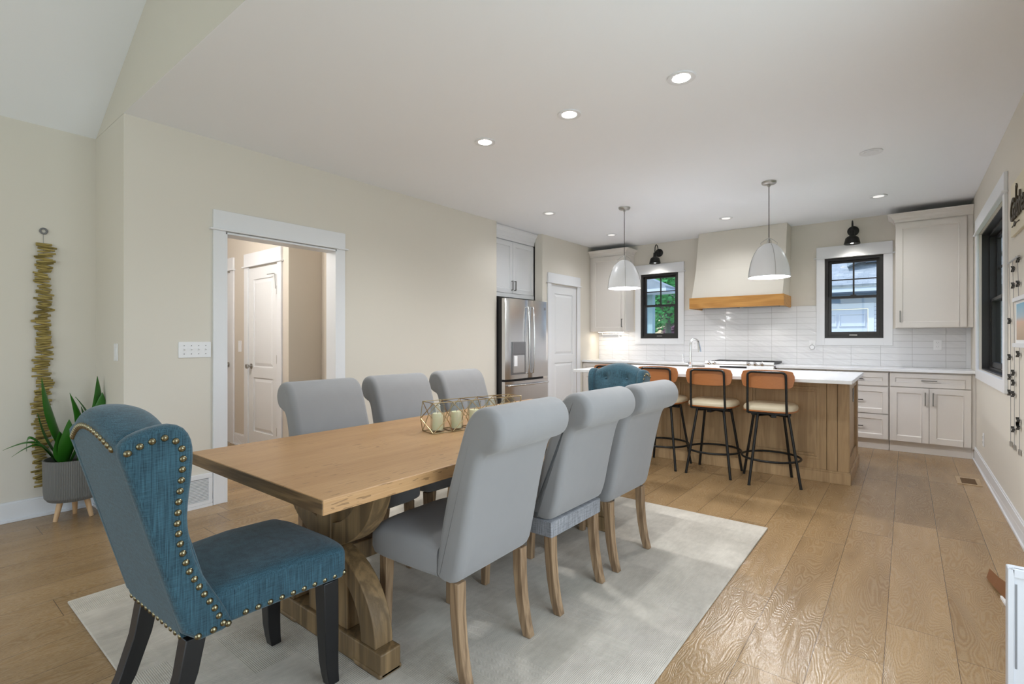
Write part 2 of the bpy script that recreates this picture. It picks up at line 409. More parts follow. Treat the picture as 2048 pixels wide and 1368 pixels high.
def holes_wall(mb, u0, u1, v0, v1, d0, d1, holes):
    """wall slab with rectangular holes, local box coordinates (u, v, d)"""
    us = sorted({u0, u1, *[h[0] for h in holes], *[h[1] for h in holes]})
    for a_, b_ in zip(us[:-1], us[1:]):
        cuts = sorted([(h[2], h[3]) for h in holes if h[0] <= a_+1e-6 and h[1] >= b_-1e-6]); z = v0
        for c0, c1 in cuts:
            if c0 > z: mb.box(a_, b_, z, c0, d0, d1)
            z = c1
        if z < v1: mb.box(a_, b_, z, v1, d0, d1)
    return mb

XL, XR, YB, YN, CH = -4.08, .561, 7.5, 1.005, 2.74
XG = -4.77
# ------------------------------------------------------------------ room shell
struct('floor', MB().box(-7.4, XR+.16, -4.8, 8.6, -.08, 0), M['floor'])
struct('ceiling', MB().box(XL, XR, YN+.001, YB, CH, CH+.12).box(-5.0, XL, 4.72, 5.97, CH, CH+.12).box(-4.2, XL, 5.97, YB, CH, CH+.12), M['ceiling'])
vault = MB().prism([(XG,CH),(-2.105,CH+.487*2.665),(XR,CH),(XR,CH+.12),(-2.105,CH+.487*2.665+.12),(XG,CH+.12)], -4.6, YN, 'y')
struct('ceiling', vault, M['ceiling'])
# left wall of the dining room with the cased opening
OPN = (1.625, 2.58, 0, 2.054)
struct('wall_left', holes_wall(MB(face_px(XL)), YN+.0005, 4.85, 0, CH, -.13, 0, [OPN]), M['wall'])
# the wall in line with it, past the fridge, with the pantry door
PD = (6.03, 6.77, 0, 2.05)
struct('wall_left', holes_wall(MB(face_px(-4.055)), 5.83, YB, 0, CH, -.13, 0, [PD]), M['wall'])
al = MB().box(-4.21, -4.185, 5.83, 5.96, 0, CH).box(-4.98, -4.85, 4.72, 5.96, 0, CH).box(-4.85, -4.185, 5.83, 5.96, 0, CH).box(-4.85, -4.21, 4.72, 4.849, 0, CH)
struct('wall_alcove', al, M['wall'])
# near stub wall facing the camera and the gable above the flat ceiling
gb = MB().box(XG, XL-.001, YN, YN+.12, 0, CH)
gb.prism([(XG,CH+.002),(-2.105,CH+.487*2.665),(XR,CH+.002)], YN, YN+.12, 'y')
struct('wall_near', gb, M['wall'])
W1, W2 = (-3.31,-2.709,1.258,2.264), (-.82,-.216,1.258,2.27)
struct('wall_back', holes_wall(MB(face_ny(YB)), -4.2, XR+.16, 0, CH, -.16, 0, [W1, W2]), M['wall'])
W3 = (5.0, 6.70, .945, 2.27)
struct('wall_right', holes_wall(MB(face_nx(XR)), -4.6, YB+.16, 0, CH, -.16, 0, [W3, (-3.7,-1.5,.2,2.45), (.45,2.35,.0,2.25)]), M['wall'])
struct('wall_living_room', holes_wall(MB(face_px(XG)), -4.6, YN, 0, CH, -.13, 0, [(-3.3,-1.5,.5,2.6)]), M['wall'])
bw = holes_wall(MB(face_ny(-4.6)), XG, XR, 0, CH, 0, .13, [(-4.1,-.1,.35,2.65)])
bw.m = None
bw.prism([(XG,CH),(-2.105,CH+.487*2.665),(XR,CH)], -4.73, -4.6, 'y')
struct('wall_living_room', bw, M['wall'])
# hall behind the opening
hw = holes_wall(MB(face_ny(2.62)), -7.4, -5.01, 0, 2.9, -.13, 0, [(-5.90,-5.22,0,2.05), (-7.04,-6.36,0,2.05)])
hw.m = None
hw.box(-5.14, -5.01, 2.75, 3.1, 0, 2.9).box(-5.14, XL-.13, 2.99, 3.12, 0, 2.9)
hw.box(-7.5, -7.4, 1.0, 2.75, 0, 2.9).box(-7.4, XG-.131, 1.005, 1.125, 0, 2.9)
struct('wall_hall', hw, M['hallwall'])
struct('ceiling', MB().box(-7.4, XL-.13, 1.13, 2.99, CH, CH+.1), M['ceiling'])

# ------------------------------------------------------------------ trim
def casing(name, Mx, u0, u1, vtop, w=.09, head=.14, t=.02, bottom=0, sill=False, mat='trim', ears=.025, jamb=0.13, wt=None):
    """craftsman casing round an opening u0..u1 ; head board with a thin cap strip"""
    r = sthing(name, tuple((Mx @ Vector(((u0+u1)/2, bottom-(w if sill else 0), 0)))))
    for s_ in (0, 1):
        a_, b_ = (u0-w, u0) if s_ == 0 else (u1, u1+w)
        obj('side_casing', MB(Mx).box(a_, b_, bottom-(w if sill else 0), vtop, 0.001, t), M[mat], r, bevel=.002)
    obj('fillet_strip', MB(Mx).box(u0-w-ears, u1+w+ears, vtop, vtop+.014, .001, t+.018), M[mat], r, bevel=.004)
    obj('head_board', MB(Mx).box(u0-w, u1+w, vtop+.014, vtop+head, .001, t+.003), M[mat], r, bevel=.002)
    if sill: obj('bottom_casing', MB(Mx).box(u0, u1, bottom-w, bottom, .001, t), M[mat], r, bevel=.002)
    return r
c = casing('trim_1', face_px(XL), 1.633, 2.573, 2.06, w=.088, head=.153)
jb = MB(face_px(XL)).box(1.6255, 1.643, 0, 2.04, -.132, .0205).box(2.562, 2.5795, 0, 2.04, -.132, .0205).box(1.643, 2.562, 2.04, 2.0535, -.132, .0205)
obj('jamb', jb, M['trim'], c)

def panel_door(name, Mx, u0, u1, v0, v1, t=.035, mat='door', knob_side=0, d0=-.04, hinges=False, split=.46):
    r = sthing(name, tuple(Mx @ Vector(((u0+u1)/2, v0, d0+t))))
    H = v1-v0; st = .11
    ps = [(v0+.2, v0+split*H-.05), (v0+split*H+.07, v1-.13)]
    m = MB(Mx)
    m.box(u0, u0+st, v0, v1, d0, d0+t).box(u1-st, u1, v0, v1, d0, d0+t)
    prev = v0
    for a_, b_ in ps:
        m.box(u0+st, u1-st, prev, a_, d0, d0+t)
        m.box(u0+st, u1-st, a_, b_, d0, d0+t-.012)
        # raised field with sloping sides
        i = .045; z0, z1 = d0+t-.012, d0+t-.003
        o_ = [(u0+st+.012, a_+.012), (u1-st-.012, a_+.012), (u1-st-.012, b_-.012), (u0+st+.012, b_-.012)]
        q_ = [(u0+st+i, a_+i), (u1-st-i, a_+i), (u1-st-i, b_-i), (u0+st+i, b_-i)]
        m.add([(x, y, z0) for x, y in o_]+[(x, y, z1) for x, y in q_], [(0,1,5,4),(1,2,6,5),(2,3,7,6),(3,0,4,7),(4,5,6,7)])
        prev = b_
    m.box(u0+st, u1-st, prev, v1, d0, d0+t)
    obj('door_leaf', m, M[mat], r)
    if knob_side:
        ku = u0+.065 if knob_side < 0 else u1-.065; kz = v0+.93
        kb = MB(Mx @ Matrix.Translation((ku, kz, d0+t))).lathe([(.001,0),(.032,0),(.032,.006),(.012,.01),(.012,.03),(.022,.036),(.028,.05),(.024,.062),(.001,.066)], n=20)
        obj('door_knob', kb, M['nickel'], r, smooth=50)
    if hinges:
        for hz in (v0+.25, v0+1.02, v1-.28):
            hu = u1-.008 if knob_side < 0 else u0+.006
            obj('hinge', MB(Mx).box(hu-.004, hu+.006, hz-.045, hz+.045, d0+t, d0+t+.01), M['nickel'], r)
    return r
# pantry door
casing('trim_2', face_px(-4.055), 6.037, 6.765, 2.06, w=.088, head=.15)
panel_door('door_1', face_px(-4.055), 6.04, 6.76, .005, 2.05, knob_side=0)
# hall doors
casing('trim_3', face_ny(2.62), -5.90, -5.22, 2.06, w=.088, head=.155)
dr = panel_door('door_2', face_ny(2.62), -5.895, -5.225, .008, 2.045, knob_side=-1, hinges=True, split=.42, d0=-.03)
hk = MB(face_ny(2.615)).tube([(-5.25,1.78,.012),(-5.25,1.93,.02),(-5.25,1.94,.03),(-5.36,1.935,.05)], .004, 6)
obj('over_door_hook', hk, M['nickel'], dr)
casing('trim_4', face_ny(2.62), -7.04, -6.36, 2.06, w=.088, head=.155)
panel_door('door_3', face_ny(2.62), -7.035, -6.365, .008, 2.045, knob_side=1, split=.42, d0=-.03)

# baseboards
def base(name, Mx, segs):
    m = MB(Mx)
    for a_, b_ in segs:
        m.box(a_, b_, 0, .125, .001, .014).box(a_, b_, .125, .137, .001, .010).box(a_, b_, 0, .018, .014, .024)
    return struct(name, m, M['trim'], bevel=.002)
base('baseboard_left', face_px(XL), [(YN, 1.16), (2.665, 4.85)])
base('baseboard_near', face_ny(YN), [(XG+.015, XL)])
base('baseboard_living_room', face_px(XG), [(-4.6, YN-.014)])
base('baseboard_right', face_nx(XR), [(-4.6, .36), (2.44, 7.06)])
base('baseboard_hall', face_ny(2.62), [(-6.265,-6.0), (-5.125,-5.01)])
base('baseboard_pantry', face_px(-4.055), [(5.86, 5.945)])

# ------------------------------------------------------------------ windows
def window(name, Mx, u0, u1, v0, v1, depth=.16, d_frame=-.03, grid=True, bars=1):
    """double-hung black window ; opening u0..u1, v0..v1"""
    r = sthing(name, tuple(Mx @ Vector(((u0+u1)/2, v0, -.02))))
    fw = .035
    fr = MB(Mx)
    fr.box(u0, u0+fw, v0, v1, -depth+.01, d_frame+.028).box(u1-fw, u1, v0, v1, -depth+.01, d_frame+.028)
    fr.box(u0+fw, u1-fw, v1-fw, v1, -depth+.01, d_frame+.028).box(u0+fw, u1-fw, v0, v0+.03, -depth+.01, d_frame+.028)
    obj('window_frame', fr, M['blackw'], r, bevel=.002)
    vm = v0+(v1-v0)*.505; s = .034
    def sash(nm, a_, b_, c_, d_, dd, grid_):
        m = MB(Mx)
        m.box(a_, a_+s, c_, d_, dd, dd+.03).box(b_-s, b_, c_, d_, dd, dd+.03)
        m.box(a_+s, b_-s, c_, c_+(.05 if nm == 'lower_sash' else .03), dd, dd+.03).box(a_+s, b_-s, d_-.03, d_, dd, dd+.03)
        o_ = obj(nm, m, M['blackw'], r, bevel=.002)
        if grid_:
            g_ = MB(Mx); n_ = bars
            for k in range(n_):
                uu = a_+s+(b_-a_-2*s)*(k+1)/(n_+1); g_.box(uu-.009, uu+.009, c_+.03, d_-.03, dd+.008, dd+.024)
            zz = (c_+d_)/2; g_.box(a_+s, b_-s, zz-.007, zz+.007, dd+.009, dd+.023)
            obj('glazing_bars', g_, M['blackw'], o_)
        g2 = MB(Mx).box(a_+s*.8, b_-s*.8, c_+.02, d_-.02, dd+.012, dd+.016)
        obj('pane', g2, M['glass'], o_)
    sash('upper_sash', u0+fw, u1-fw, vm-.012, v1-fw, d_frame-.05, grid)
    sash('lower_sash', u0+fw, u1-fw, v0+.03, vm+.018, d_frame-.015, False)
    obj('sash_lock', MB(Mx).box((u0+u1)/2-.03, (u0+u1)/2+.03, vm+.018, vm+.03, d_frame-.012, d_frame+.014), M['blackw'], r)
    obj('sash_lift', MB(Mx).box((u0+u1)/2-.04, (u0+u1)/2+.04, v0+.034, v0+.042, d_frame+.014, d_frame+.028), M['nickel'], r)
    return r
window('window_1', face_ny(YB), *W1)
casing('trim_5', face_ny(YB), W1[0], W1[1], W1[3], w=.09, head=.15, bottom=W1[2], sill=True)
window('window_2', face_ny(YB), *W2)
casing('trim_6', face_ny(YB), W2[0], W2[1], W2[3], w=.09, head=.15, bottom=W2[2], sill=True)
w3 = window('window_3', face_nx(XR), W3[0], W3[1], W3[2], W3[3], d_frame=-.10, grid=True)
jb = MB(face_nx(XR)).box(W3[0], W3[0]+.012, W3[2], W3[3], -.072, -.02).box(W3[1]-.012, W3[1], W3[2], W3[3], -.072, -.02).box(W3[0]+.012, W3[1]-.012, W3[3]-.012, W3[3], -.072, -.02).box(W3[0]+.012, W3[1]-.012, W3[2], W3[2]+.012, -.072, -.02)
obj('jamb_extension', jb, M['blackw'], w3)
casing('trim_7', face_nx(XR), W3[0], W3[1], W3[3], w=.09, head=.15, bottom=W3[2], sill=True)
# big living room windows behind the camera; the last is an added unseen patio door
for nm, Mx, (a_, b_, c_, d_), k in (('window_4', face_ny(-4.6), (-4.1,-.1,.35,2.65), 3), ('window_5', face_nx(XR), (-3.7,-1.5,.2,2.45), 1), ('window_6', face_px(XG), (-3.3,-1.5,.5,2.6), 1), ('added_window_7', face_nx(XR), (.45,2.35,.0,2.25), 1)):
    s_ = -1 if nm != 'window_4' else 1
    r = sthing(nm, tuple(Mx @ Vector(((a_+b_)/2, c_, .06*s_))))
    m = MB(Mx); dd = (s_*.05, s_*.09) if s_ > 0 else (-.09,-.05)
    m.box(a_, a_+.05, c_, d_, *dd).box(b_-.05, b_, c_, d_, *dd).box(a_+.05, b_-.05, c_, c_+.05, *dd).box(a_+.05, b_-.05, d_-.05, d_, *dd)
    for i in range(k):
        u = a_+(b_-a_)*(i+1)/(k+1); m.box(u-.03, u+.03, c_+.05, d_-.05, *dd)
    obj('window_frame', m, M['blackw'], r)
    obj('pane', MB(Mx).box(a_+.05, b_-.05, c_+.05, d_-.05, (dd[0]+dd[1])/2-.002, (dd[0]+dd[1])/2+.002), M['glass'], r)

# ------------------------------------------------------------------ kitchen cabinets
def shaker(m, u0, u1, v0, v1, d, fr=.058, t=.02):
    m.box(u0, u0+fr, v0, v1, d, d+t).box(u1-fr, u1, v0, v1, d, d+t)
    m.box(u0+fr, u1-fr, v0, v0+fr, d, d+t).box(u0+fr, u1-fr, v1-fr, v1, d, d+t)
    i = .008
    a0, a1, b0, b1 = u0+fr, u1-fr, v0+fr, v1-fr
    m.add([(a0,b0,d+t),(a1,b0,d+t),(a1,b1,d+t),(a0,b1,d+t),(a0+i,b0+i,d+t-.010),(a1-i,b0+i,d+t-.010),(a1-i,b1-i,d+t-.010),(a0+i,b1-i,d+t-.010)],
          [(0,1,5,4),(1,2,6,5),(2,3,7,6),(3,0,4,7),(4,5,6,7)])
    return m
def handle(Mx, u, v, d, L=.13, vert=True):
    m = MB(Mx)
    if vert: m.box(u-.005, u+.005, v-L/2, v+L/2, d+.024, d+.034).box(u-.004, u+.004, v-L/2, v-L/2+.01, d, d+.026).box(u-.004, u+.004, v+L/2-.01, v+L/2, d, d+.026)
    else: m.box(u-L/2, u+L/2, v-.005, v+.005, d+.024, d+.034).box(u-L/2, u-L/2+.01, v-.004, v+.004, d, d+.026).box(u+L/2-.01, u+L/2, v-.004, v+.004, d, d+.026)
    return m
def crown(m, u0, u1, v0, v1, depth, proj, left=True, right=True):
    """crown moulding: stepped/cove profile round the front and open ends (u along the front, d outwards)"""
    prof = [(0,0),(.012,.0),(.016,.25),(.035,.4),(.05,.62),(.085,.82),(.1,.88),(.1,1)]
    rings = []
    for pr, h in prof:
        p = pr/.1*proj; z = v0+(v1-v0)*h
        a_ = u0-(p if left else 0); b_ = u1+(p if right else 0)
        rings.append([(a_, z, -depth), (a_, z, p), (b_, z, p), (b_, z, -depth)])
    m.loft(rings); return m

# over-fridge cabinet (faces +X)
Mf = face_px(-4.2)
t = thing('wall_cabinet', 'white two-door cabinet built in above the refrigerator', 'cabinet', (-4.5,5.34,1.81))
obj('body', MB(Mf).box(4.856, 5.824, 1.81, 2.62, -.6, -.021), M['cabw'], t)
obj('bottom_rail', MB(Mf).box(4.856, 5.824, 1.81, 1.862, -.021, .0), M['cabw'], t)
for k, (a_, b_) in enumerate(((4.862, 5.335), (5.341, 5.818))):
    d_ = obj('door', shaker(MB(Mf), a_, b_, 1.868, 2.56, -.02), M['cabw'], t, bevel=.0015)
    obj('handle', handle(Mf, b_-.03 if k == 0 else a_+.03, 1.97, 0), M['pull'], d_)
obj('crown_moulding', crown(MB(Mf), 4.856, 5.824, 2.575, 2.735, .3, .07, False, False), M['cabw'], t)

# refrigerator
Fx = -3.93; Mr = face_px(Fx)
t = thing('refrigerator', 'stainless French-door refrigerator with a water dispenser', 'refrigerator', (-4.4,5.29,0))
obj('body', MB(Mr).box(4.87, 5.78, .03, 1.75, -.86, -.075), M['dark'], t)
obj('foot_rail', MB(Mr).box(4.9, 5.74, .0, .045, -.7, -.1), M['dark'], t)
def rounded_door(u0, u1, v0, v1, bulge=.012, t_=.062):
    pl = [(u0, -t_), (u0, -.012)] + [(u0+(u1-u0)*k/10, bulge*math.sin(PI*k/10)**.6-.004) for k in range(1, 10)] + [(u1, -.012), (u1, -t_)]
    m = MB(Mr)
    return m.loft([[(u, v, d) for u, d in pl] for v in (v0, v0+.004, v1-.004, v1)])
dl = obj('left_door', rounded_door(4.850, 5.338, .735, 1.762), M['steel'], t, smooth=40)
dr2 = obj('right_door', rounded_door(5.344, 5.80, .735, 1.762), M['steel'], t, smooth=40)
fz = obj('freezer_drawer', rounded_door(4.850, 5.80, .06, .705), M['steel'], t, smooth=40)
obj('hinge_cover', MB(Mr).box(4.87, 4.97, 1.7505, 1.775, -.2, -.03), M['dark'], t)
def bow_handle(u, v0, v1, out=.05, hor=False, u1=None):
    pts = []
    for k in range(13):
        s_ = k/12; bow = out*(.55+.45*math.sin(PI*s_))
        pts.append((u+(u1-u)*s_, v0, bow) if hor else (u, v0+(v1-v0)*s_, bow))
    pts = [(pts[0][0], pts[0][1], .0)]+pts+[(pts[-1][0], pts[-1][1], .0)]
    return MB(Mr).tube(pts, .011, 10)
obj('door_handle', bow_handle(5.29, .80, 1.665), M['steel'], dl, smooth=60)
obj('door_handle', bow_handle(5.40, .80, 1.665), M['steel'], dr2, smooth=60)
obj('drawer_handle', bow_handle(4.90, .655, .655, hor=True, u1=5.75), M['steel'], fz, smooth=60)
dp = obj('dispenser', MB(Mr).box(4.958, 5.25, .79, 1.21, .006, .0125), M['steeld'], dl)
obj('control_panel', MB(Mr).box(4.965, 5.243, 1.05, 1.20, .0125, .02), M['steeld'], dp, bevel=.003)
obj('dispenser_recess', MB(Mr).box(4.985, 5.225, .815, 1.04, .0126, .0145), M['steel'], dp)
obj('paddle', MB(Mr).box(5.0, 5.06, .90, 1.03, .0146, .024), M['plate'], dp)
em = MB(Mr @ Matrix.Translation((5.70, 1.66, .004))).lathe([(.001,.0),(.018,.0),(.018,.004),(.001,.005)], n=20)
obj('emblem', em, M['slot'], dr2)
e2 = MB(Mr @ Matrix.Translation((5.70, 1.66, .0095))).tube([(.013*math.cos(a_*PI/8), .013*math.sin(a_*PI/8), 0) for a_ in range(16)], .0012, 5, True).tube([(-.007,.004,0),(-.003,-.006,0),(.001,.004,0),(.004,-.006,0),(.008,.004,0)], .0012, 5)
obj('emblem_mark', e2, M['chrome'], dr2)

# left upper cabinet by window 1
YU = 7.17
Mu = face_ny(YU)
t = thing('wall_cabinet', 'tall greige wall cabinet left of the left window, one door', 'cabinet', (-3.72,7.33,1.37))
obj('body', MB(Mu).box(-4.015, -3.43, 1.37, 2.60, -.328, -.021), M['cab'], t)
obj('filler_strip', MB(Mu).box(-4.05, -4.016, 1.37, 2.60, -.3, -.021), M['cab'], t)
d_ = obj('door', shaker(MB(Mu), -4.008, -3.435, 1.375, 2.555, -.02), M['cab'], t, bevel=.0015)
obj('handle', handle(Mu, -3.475, 1.50, 0), M['pull'], d_)
obj('crown_moulding', crown(MB(face_ny(YU+.0205)), -4.05, -3.43, 2.57, 2.665, .30, .07, False, True), M['cab'], t)
t = thing('wall_cabinet', 'tall greige wall cabinet in the corner, right of the right window', 'cabinet', (.2,7.33,1.37))
obj('body', MB(Mu).box(-.098, .51, 1.37, 2.60, -.328, -.021), M['cab'], t)
obj('filler_strip', MB(Mu).box(.511, .558, 1.37, 2.60, -.3, -.021), M['cab'], t)
d_ = obj('door', shaker(MB(Mu), -.093, .505, 1.375, 2.555, -.02), M['cab'], t, bevel=.0015)
obj('handle', handle(Mu, -.055, 1.50, 0), M['pull'], d_)
obj('crown_moulding', crown(MB(face_ny(YU+.0205)), -.098, .558, 2.57, 2.665, .30, .07, True, False), M['cab'], t)
# under-cabinet light
t = thing('under_cabinet_light', 'lit light bar under the left wall cabinet', 'light', (-3.72,7.3,1.352))
obj('housing', MB().box(-3.95,-3.5,7.26,7.30,1.358,1.369), M['plate'], t)
obj('diffuser', MB().box(-3.94,-3.51,7.263,7.297,1.353,1.3575), M['strip'], t)
light('under_cabinet_lamp', 'AREA', (-3.72,7.28,1.35), 1.6, (1,.9,.76), (0,0,0), .45, .04)

# base cabinets
YF = 6.95; Mb = face_ny(YF)
def base_cabinet(u0, u1, label, kind):
    t = thing('base_cabinet', label, 'cabinet', ((u0+u1)/2, 7.2, 0))
    obj('body', MB(Mb).box(u0, u1, .11, .884, -.548, -.021), M['cab'], t)
    obj('toe_kick', MB(Mb).box(u0, u1, 0, .109, -.5, -.06), M['cab'], t)
    if kind == 'door':
        um = (u0+u1)/2
        d = obj('drawer', shaker(MB(Mb), u0+.006, u1-.006, .724, .866, -.02, .045), M['cab'], t, bevel=.0015)
        obj('handle', handle(Mb, um, .796, 0, .13, False), M['pull'], d)
        for k, (a_, b_) in enumerate(((u0+.006, um-.002), (um+.002, u1-.006))):
            d = obj('door', shaker(MB(Mb), a_, b_, .125, .714, -.02), M['cab'], t, bevel=.0015)
            obj('handle', handle(Mb, b_-.03 if k == 0 else a_+.03, .60, 0, .14), M['pull'], d)
    else:
        for a_, b_ in ((.125, .40), (.41, .705), (.724, .866)):
            d = obj('drawer', shaker(MB(Mb), u0+.006, u1-.006, a_, b_, -.02, .05), M['cab'], t, bevel=.0015)
            obj('handle', handle(Mb, (u0+u1)/2, (a_+b_)/2, 0, .13, False), M['pull'], d)
    return t
base_cabinet(-4.05, -3.36, 'greige base cabinet nearest the pantry door, mostly behind the blue chair', 'door')
base_cabinet(-3.355, -2.73, 'greige base cabinet under the left window', 'drawers')
base_cabinet(-2.725, -2.135, 'greige base cabinet just left of the stove', 'door')
base_cabinet(-1.275, -.755, 'greige drawer cabinet just right of the stove', 'drawers')
base_cabinet(-.75, -.153, 'greige three-drawer cabinet showing past the island, right window above', 'drawers')
base_cabinet(-.148, .53, 'greige corner base cabinet with one drawer over two doors', 'door')
obj('filler_strip', MB(Mb).box(.531, .559, .11, .884, -.5, -.018).box(.5305, .5465, 0, .1099, -.5, -.06), M['cab'], bpy.data.objects['base_cabinet.005'])
o = obj('countertop', MB().box(-4.053, -2.13, 6.92, 7.498, .885, .915), M['quartz'], None, bevel=.003)
tag(o, 'white quartz worktop along the back wall, left of the stove', 'countertop', )
o = obj('countertop', MB().box(-1.28, .559, 6.92, 7.498, .885, .915), M['quartz'], None, bevel=.003)
tag(o, 'white quartz worktop along the back wall, right of the stove', 'countertop')
# backsplash
bs = MB().box(-4.053, -3.402, 7.49, 7.4995, .916, 1.369).box(-3.402, -2.618, 7.49, 7.4995, .916, 1.167).box(-2.618, -.911, 7.49, 7.4995, .916, 1.68)
bs.box(-.911, -.125, 7.49, 7.4995, .916, 1.167).box(-.125, .52, 7.49, 7.4995, .916, 1.369)
struct('trim_backsplash', bs, M['tile'])
struct('trim_corner', MB().box(.521, .5605, 7.47, 7.4995, .916, 1.369), M['trim'])

# stove
t = thing('stove', 'stainless gas stove between the greige base cabinets', 'stove', (-1.705,7.18,0))
obj('body', MB().box(-2.125,-1.285,6.90,7.49,.0,.905), M['steel'], t)
obj('oven_door', MB().box(-2.12,-1.29,6.865,6.899,.12,.80), M['steel'], t, bevel=.004)
obj('oven_handle', MB().tube([(-2.05,6.865,.74),(-2.05,6.82,.74),(-1.36,6.82,.74),(-1.36,6.865,.74)], .011, 8), M['steel'], t)
obj('cooktop', MB().box(-2.125,-1.285,6.86,7.49,.9055,.925), M['steel'], t, bevel=.004)
cpn = obj('control_panel', MB().prism([(6.84,.81),(6.898,.81),(6.898,.905),(6.90,.955),(6.87,.955)], -2.12, -1.29, 'x'), M['steel'], t)
obj('display', MB().box(-1.93,-1.6,6.846,6.858,.86,.895), M['dark'], cpn)
for kx in (-2.07,-2.0,-1.58,-1.5,-1.42):
    mk = MB(Matrix.Translation((kx,6.862,.93)) @ Matrix.Rotation(65*D2R,4,'X')).lathe([(.001,0),(.024,0),(.024,.012),(.017,.016),(.015,.035),(.001,.037)], n=16)
    obj('knob', mk, M['chrome'], t, smooth=40)
for k in range(3):
    x0 = -2.10+k*.27; g_ = MB()
    g_.box(x0,x0+.26,6.93,6.945,.93,.955).box(x0,x0+.26,7.425,7.44,.93,.955).box(x0,x0+.015,6.945,7.425,.93,.955).box(x0+.245,x0+.26,6.945,7.425,.93,.955)
    for q in range(1,4): g_.box(x0+.065*q-.005,x0+.065*q+.005,6.945,7.425,.94,.955)
    for q in range(1,4): g_.box(x0+.015,x0+.245,6.945+.12*q-.005,6.945+.12*q+.005,.94,.9555)
    obj('grate', g_, M['iron'], t)

# range hood: tapered plaster chimney with an oak band
t = thing('range_hood', 'beige plaster range hood with a honey oak band over the stove', 'range hood', (-1.78,7.25,1.665))
ch = MB().loft([[(-2.352,7.03,1.815),(-1.222,7.03,1.815),(-1.222,7.498,1.815),(-2.352,7.498,1.815)],[(-2.325,7.12,2.2),(-1.205,7.12,2.2),(-1.205,7.498,2.2),(-2.325,7.498,2.2)],[(-2.312,7.21,2.738),(-1.20,7.21,2.738),(-1.20,7.498,2.738),(-2.312,7.498,2.738)]])
obj('chimney', ch, M['wall'], t)
bd = MB().box(-2.375,-1.20,6.995,7.02,1.667,1.8145).box(-2.375,-2.35,7.02,7.498,1.667,1.8145).box(-1.225,-1.20,7.02,7.498,1.667,1.8145)
obj('oak_band', bd, M['hoodwood'], t, bevel=.002)
obj('liner', MB().box(-2.349,-1.226,7.021,7.498,1.69,1.72), M['steel'], t)
for k in range(2):
    obj('filter', MB().box(-2.26+k*.5,-1.82+k*.5,7.10,7.42,1.68,1.6895), M['steeld'], t)
for lx in (-2.1,-1.46):
    lp = MB().lathe([(.001,-.004),(.03,-.004),(.03,0)], (lx,7.06,1.6855), 16)
    obj('hood_lamp', lp, M['bulb'], t)
    light('hood_lamp_light', 'SPOT', (lx,7.06,1.675), 7, (1,.96,.9), (0,0,0), .03, spot=130)

# ------------------------------------------------------------------ island
t = thing('kitchen_island', 'stained wood kitchen island with framed panels facing the stools', 'island', (-1.615,5.57,0))
obj('body', MB().box(-2.84,-.40,5.12,6.05,.0,.881), M['island'], t)
Mi = face_ny(5.12)
pb = [(-2.53,-1.97),(-1.845,-1.28),(-1.16,-.593)]
m = MB(Mi); prev = -2.85
for a_, b_ in pb:
    m.box(prev, a_, .105, .881, 0, .02); m.box(a_, b_, .105, .19, 0, .02).box(a_, b_, .822, .881, 0, .02); prev = b_
m.box(prev, -.545, .105, .881, 0, .02).box(-.541, -.466, .105, .881, 0, .021).box(-.462, -.384, .105, .881, 0, .024)
obj('face_frame', m, M['island'], t, bevel=.0015)
for a_, b_ in pb:
    m = MB(Mi)
    for (w_, z_) in ((0,.026),(.022,.013)):
        a0, a1, b0, b1 = a_+w_, b_-w_, .19+w_, .822-w_
        m.box(a0, a0+.022, b0, b1, 0, z_).box(a1-.022, a1, b0, b1, 0, z_).box(a0+.022, a1-.022, b0, b0+.022, 0, z_).box(a0+.022, a1-.022, b1-.022, b1, 0, z_)
    m.box(a_+.044, b_-.044, .234, .778, 0, .004)
    obj('panel_moulding', m, M['island'], t, bevel=.002)
Me = face_px(-.40)
m = MB(Me).box(5.10,5.20,.105,.881,0,.022).box(5.95,6.05,.105,.881,0,.022).box(5.20,5.95,.105,.2,0,.016).box(5.20,5.95,.80,.881,0,.016)
m.box(5.20,5.22,.2,.8,0,.02).box(5.93,5.95,.2,.8,0,.02)
obj('end_panel', m, M['island'], t, bevel=.0015)
m = MB().box(-2.86,-.368,5.082,5.0995,0,.09).box(-.3995,-.368,5.0995,6.06,0,.09).box(-2.86,-.374,5.086,5.0995,.09,.105).box(-.3995,-.374,5.0995,6.06,.09,.105)
obj('base_moulding', m, M['island'], t, bevel=.002)
ou = obj('end_outlet', MB(face_px(-.40)).box(5.40,5.475,.68,.80,.0225,.027), M['dark'], t)
o = obj('island_countertop', MB().box(-2.885,-.335,4.74,6.08,.882,.912), M['quartz'], None, bevel=.003)
tag(o, 'white quartz worktop on the wooden island', 'countertop')

# faucet on the island
t = thing('kitchen_faucet', 'chrome gooseneck faucet standing on the island worktop', 'faucet', (-1.93,5.72,.912))
gx, gy = -1.93, 5.72
pts = [(gx,gy,.93),(gx,gy,1.18)] + [(gx+.045-.045*math.cos(a_*PI/10), gy+.02*math.sin(a_*PI/10), 1.18+.065*math.sin(a_*PI/10)) for a_ in range(1,9)]
obj('spout', MB().lathe([(.03,0),(.03,.012),(.018,.02),(.018,.07),(.001,.07)], (gx,gy,.912), 16).tube(pts, .0125, 12), M['chrome'], t, smooth=50)
e_ = pts[-1]
obj('spray_head', MB().tube([e_, (e_[0]+.012, e_[1], e_[2]-.05), (e_[0]+.02,e_[1],e_[2]-.12)], [.013,.016,.021], 12), M['chrome'], t, smooth=50)
obj('lever', MB().tube([(gx-.02,gy,.97),(gx-.075,gy-.005,.975),(gx-.085,gy-.005,1.07)], [.012,.010,.005], 10), M['chrome'], t, smooth=50)

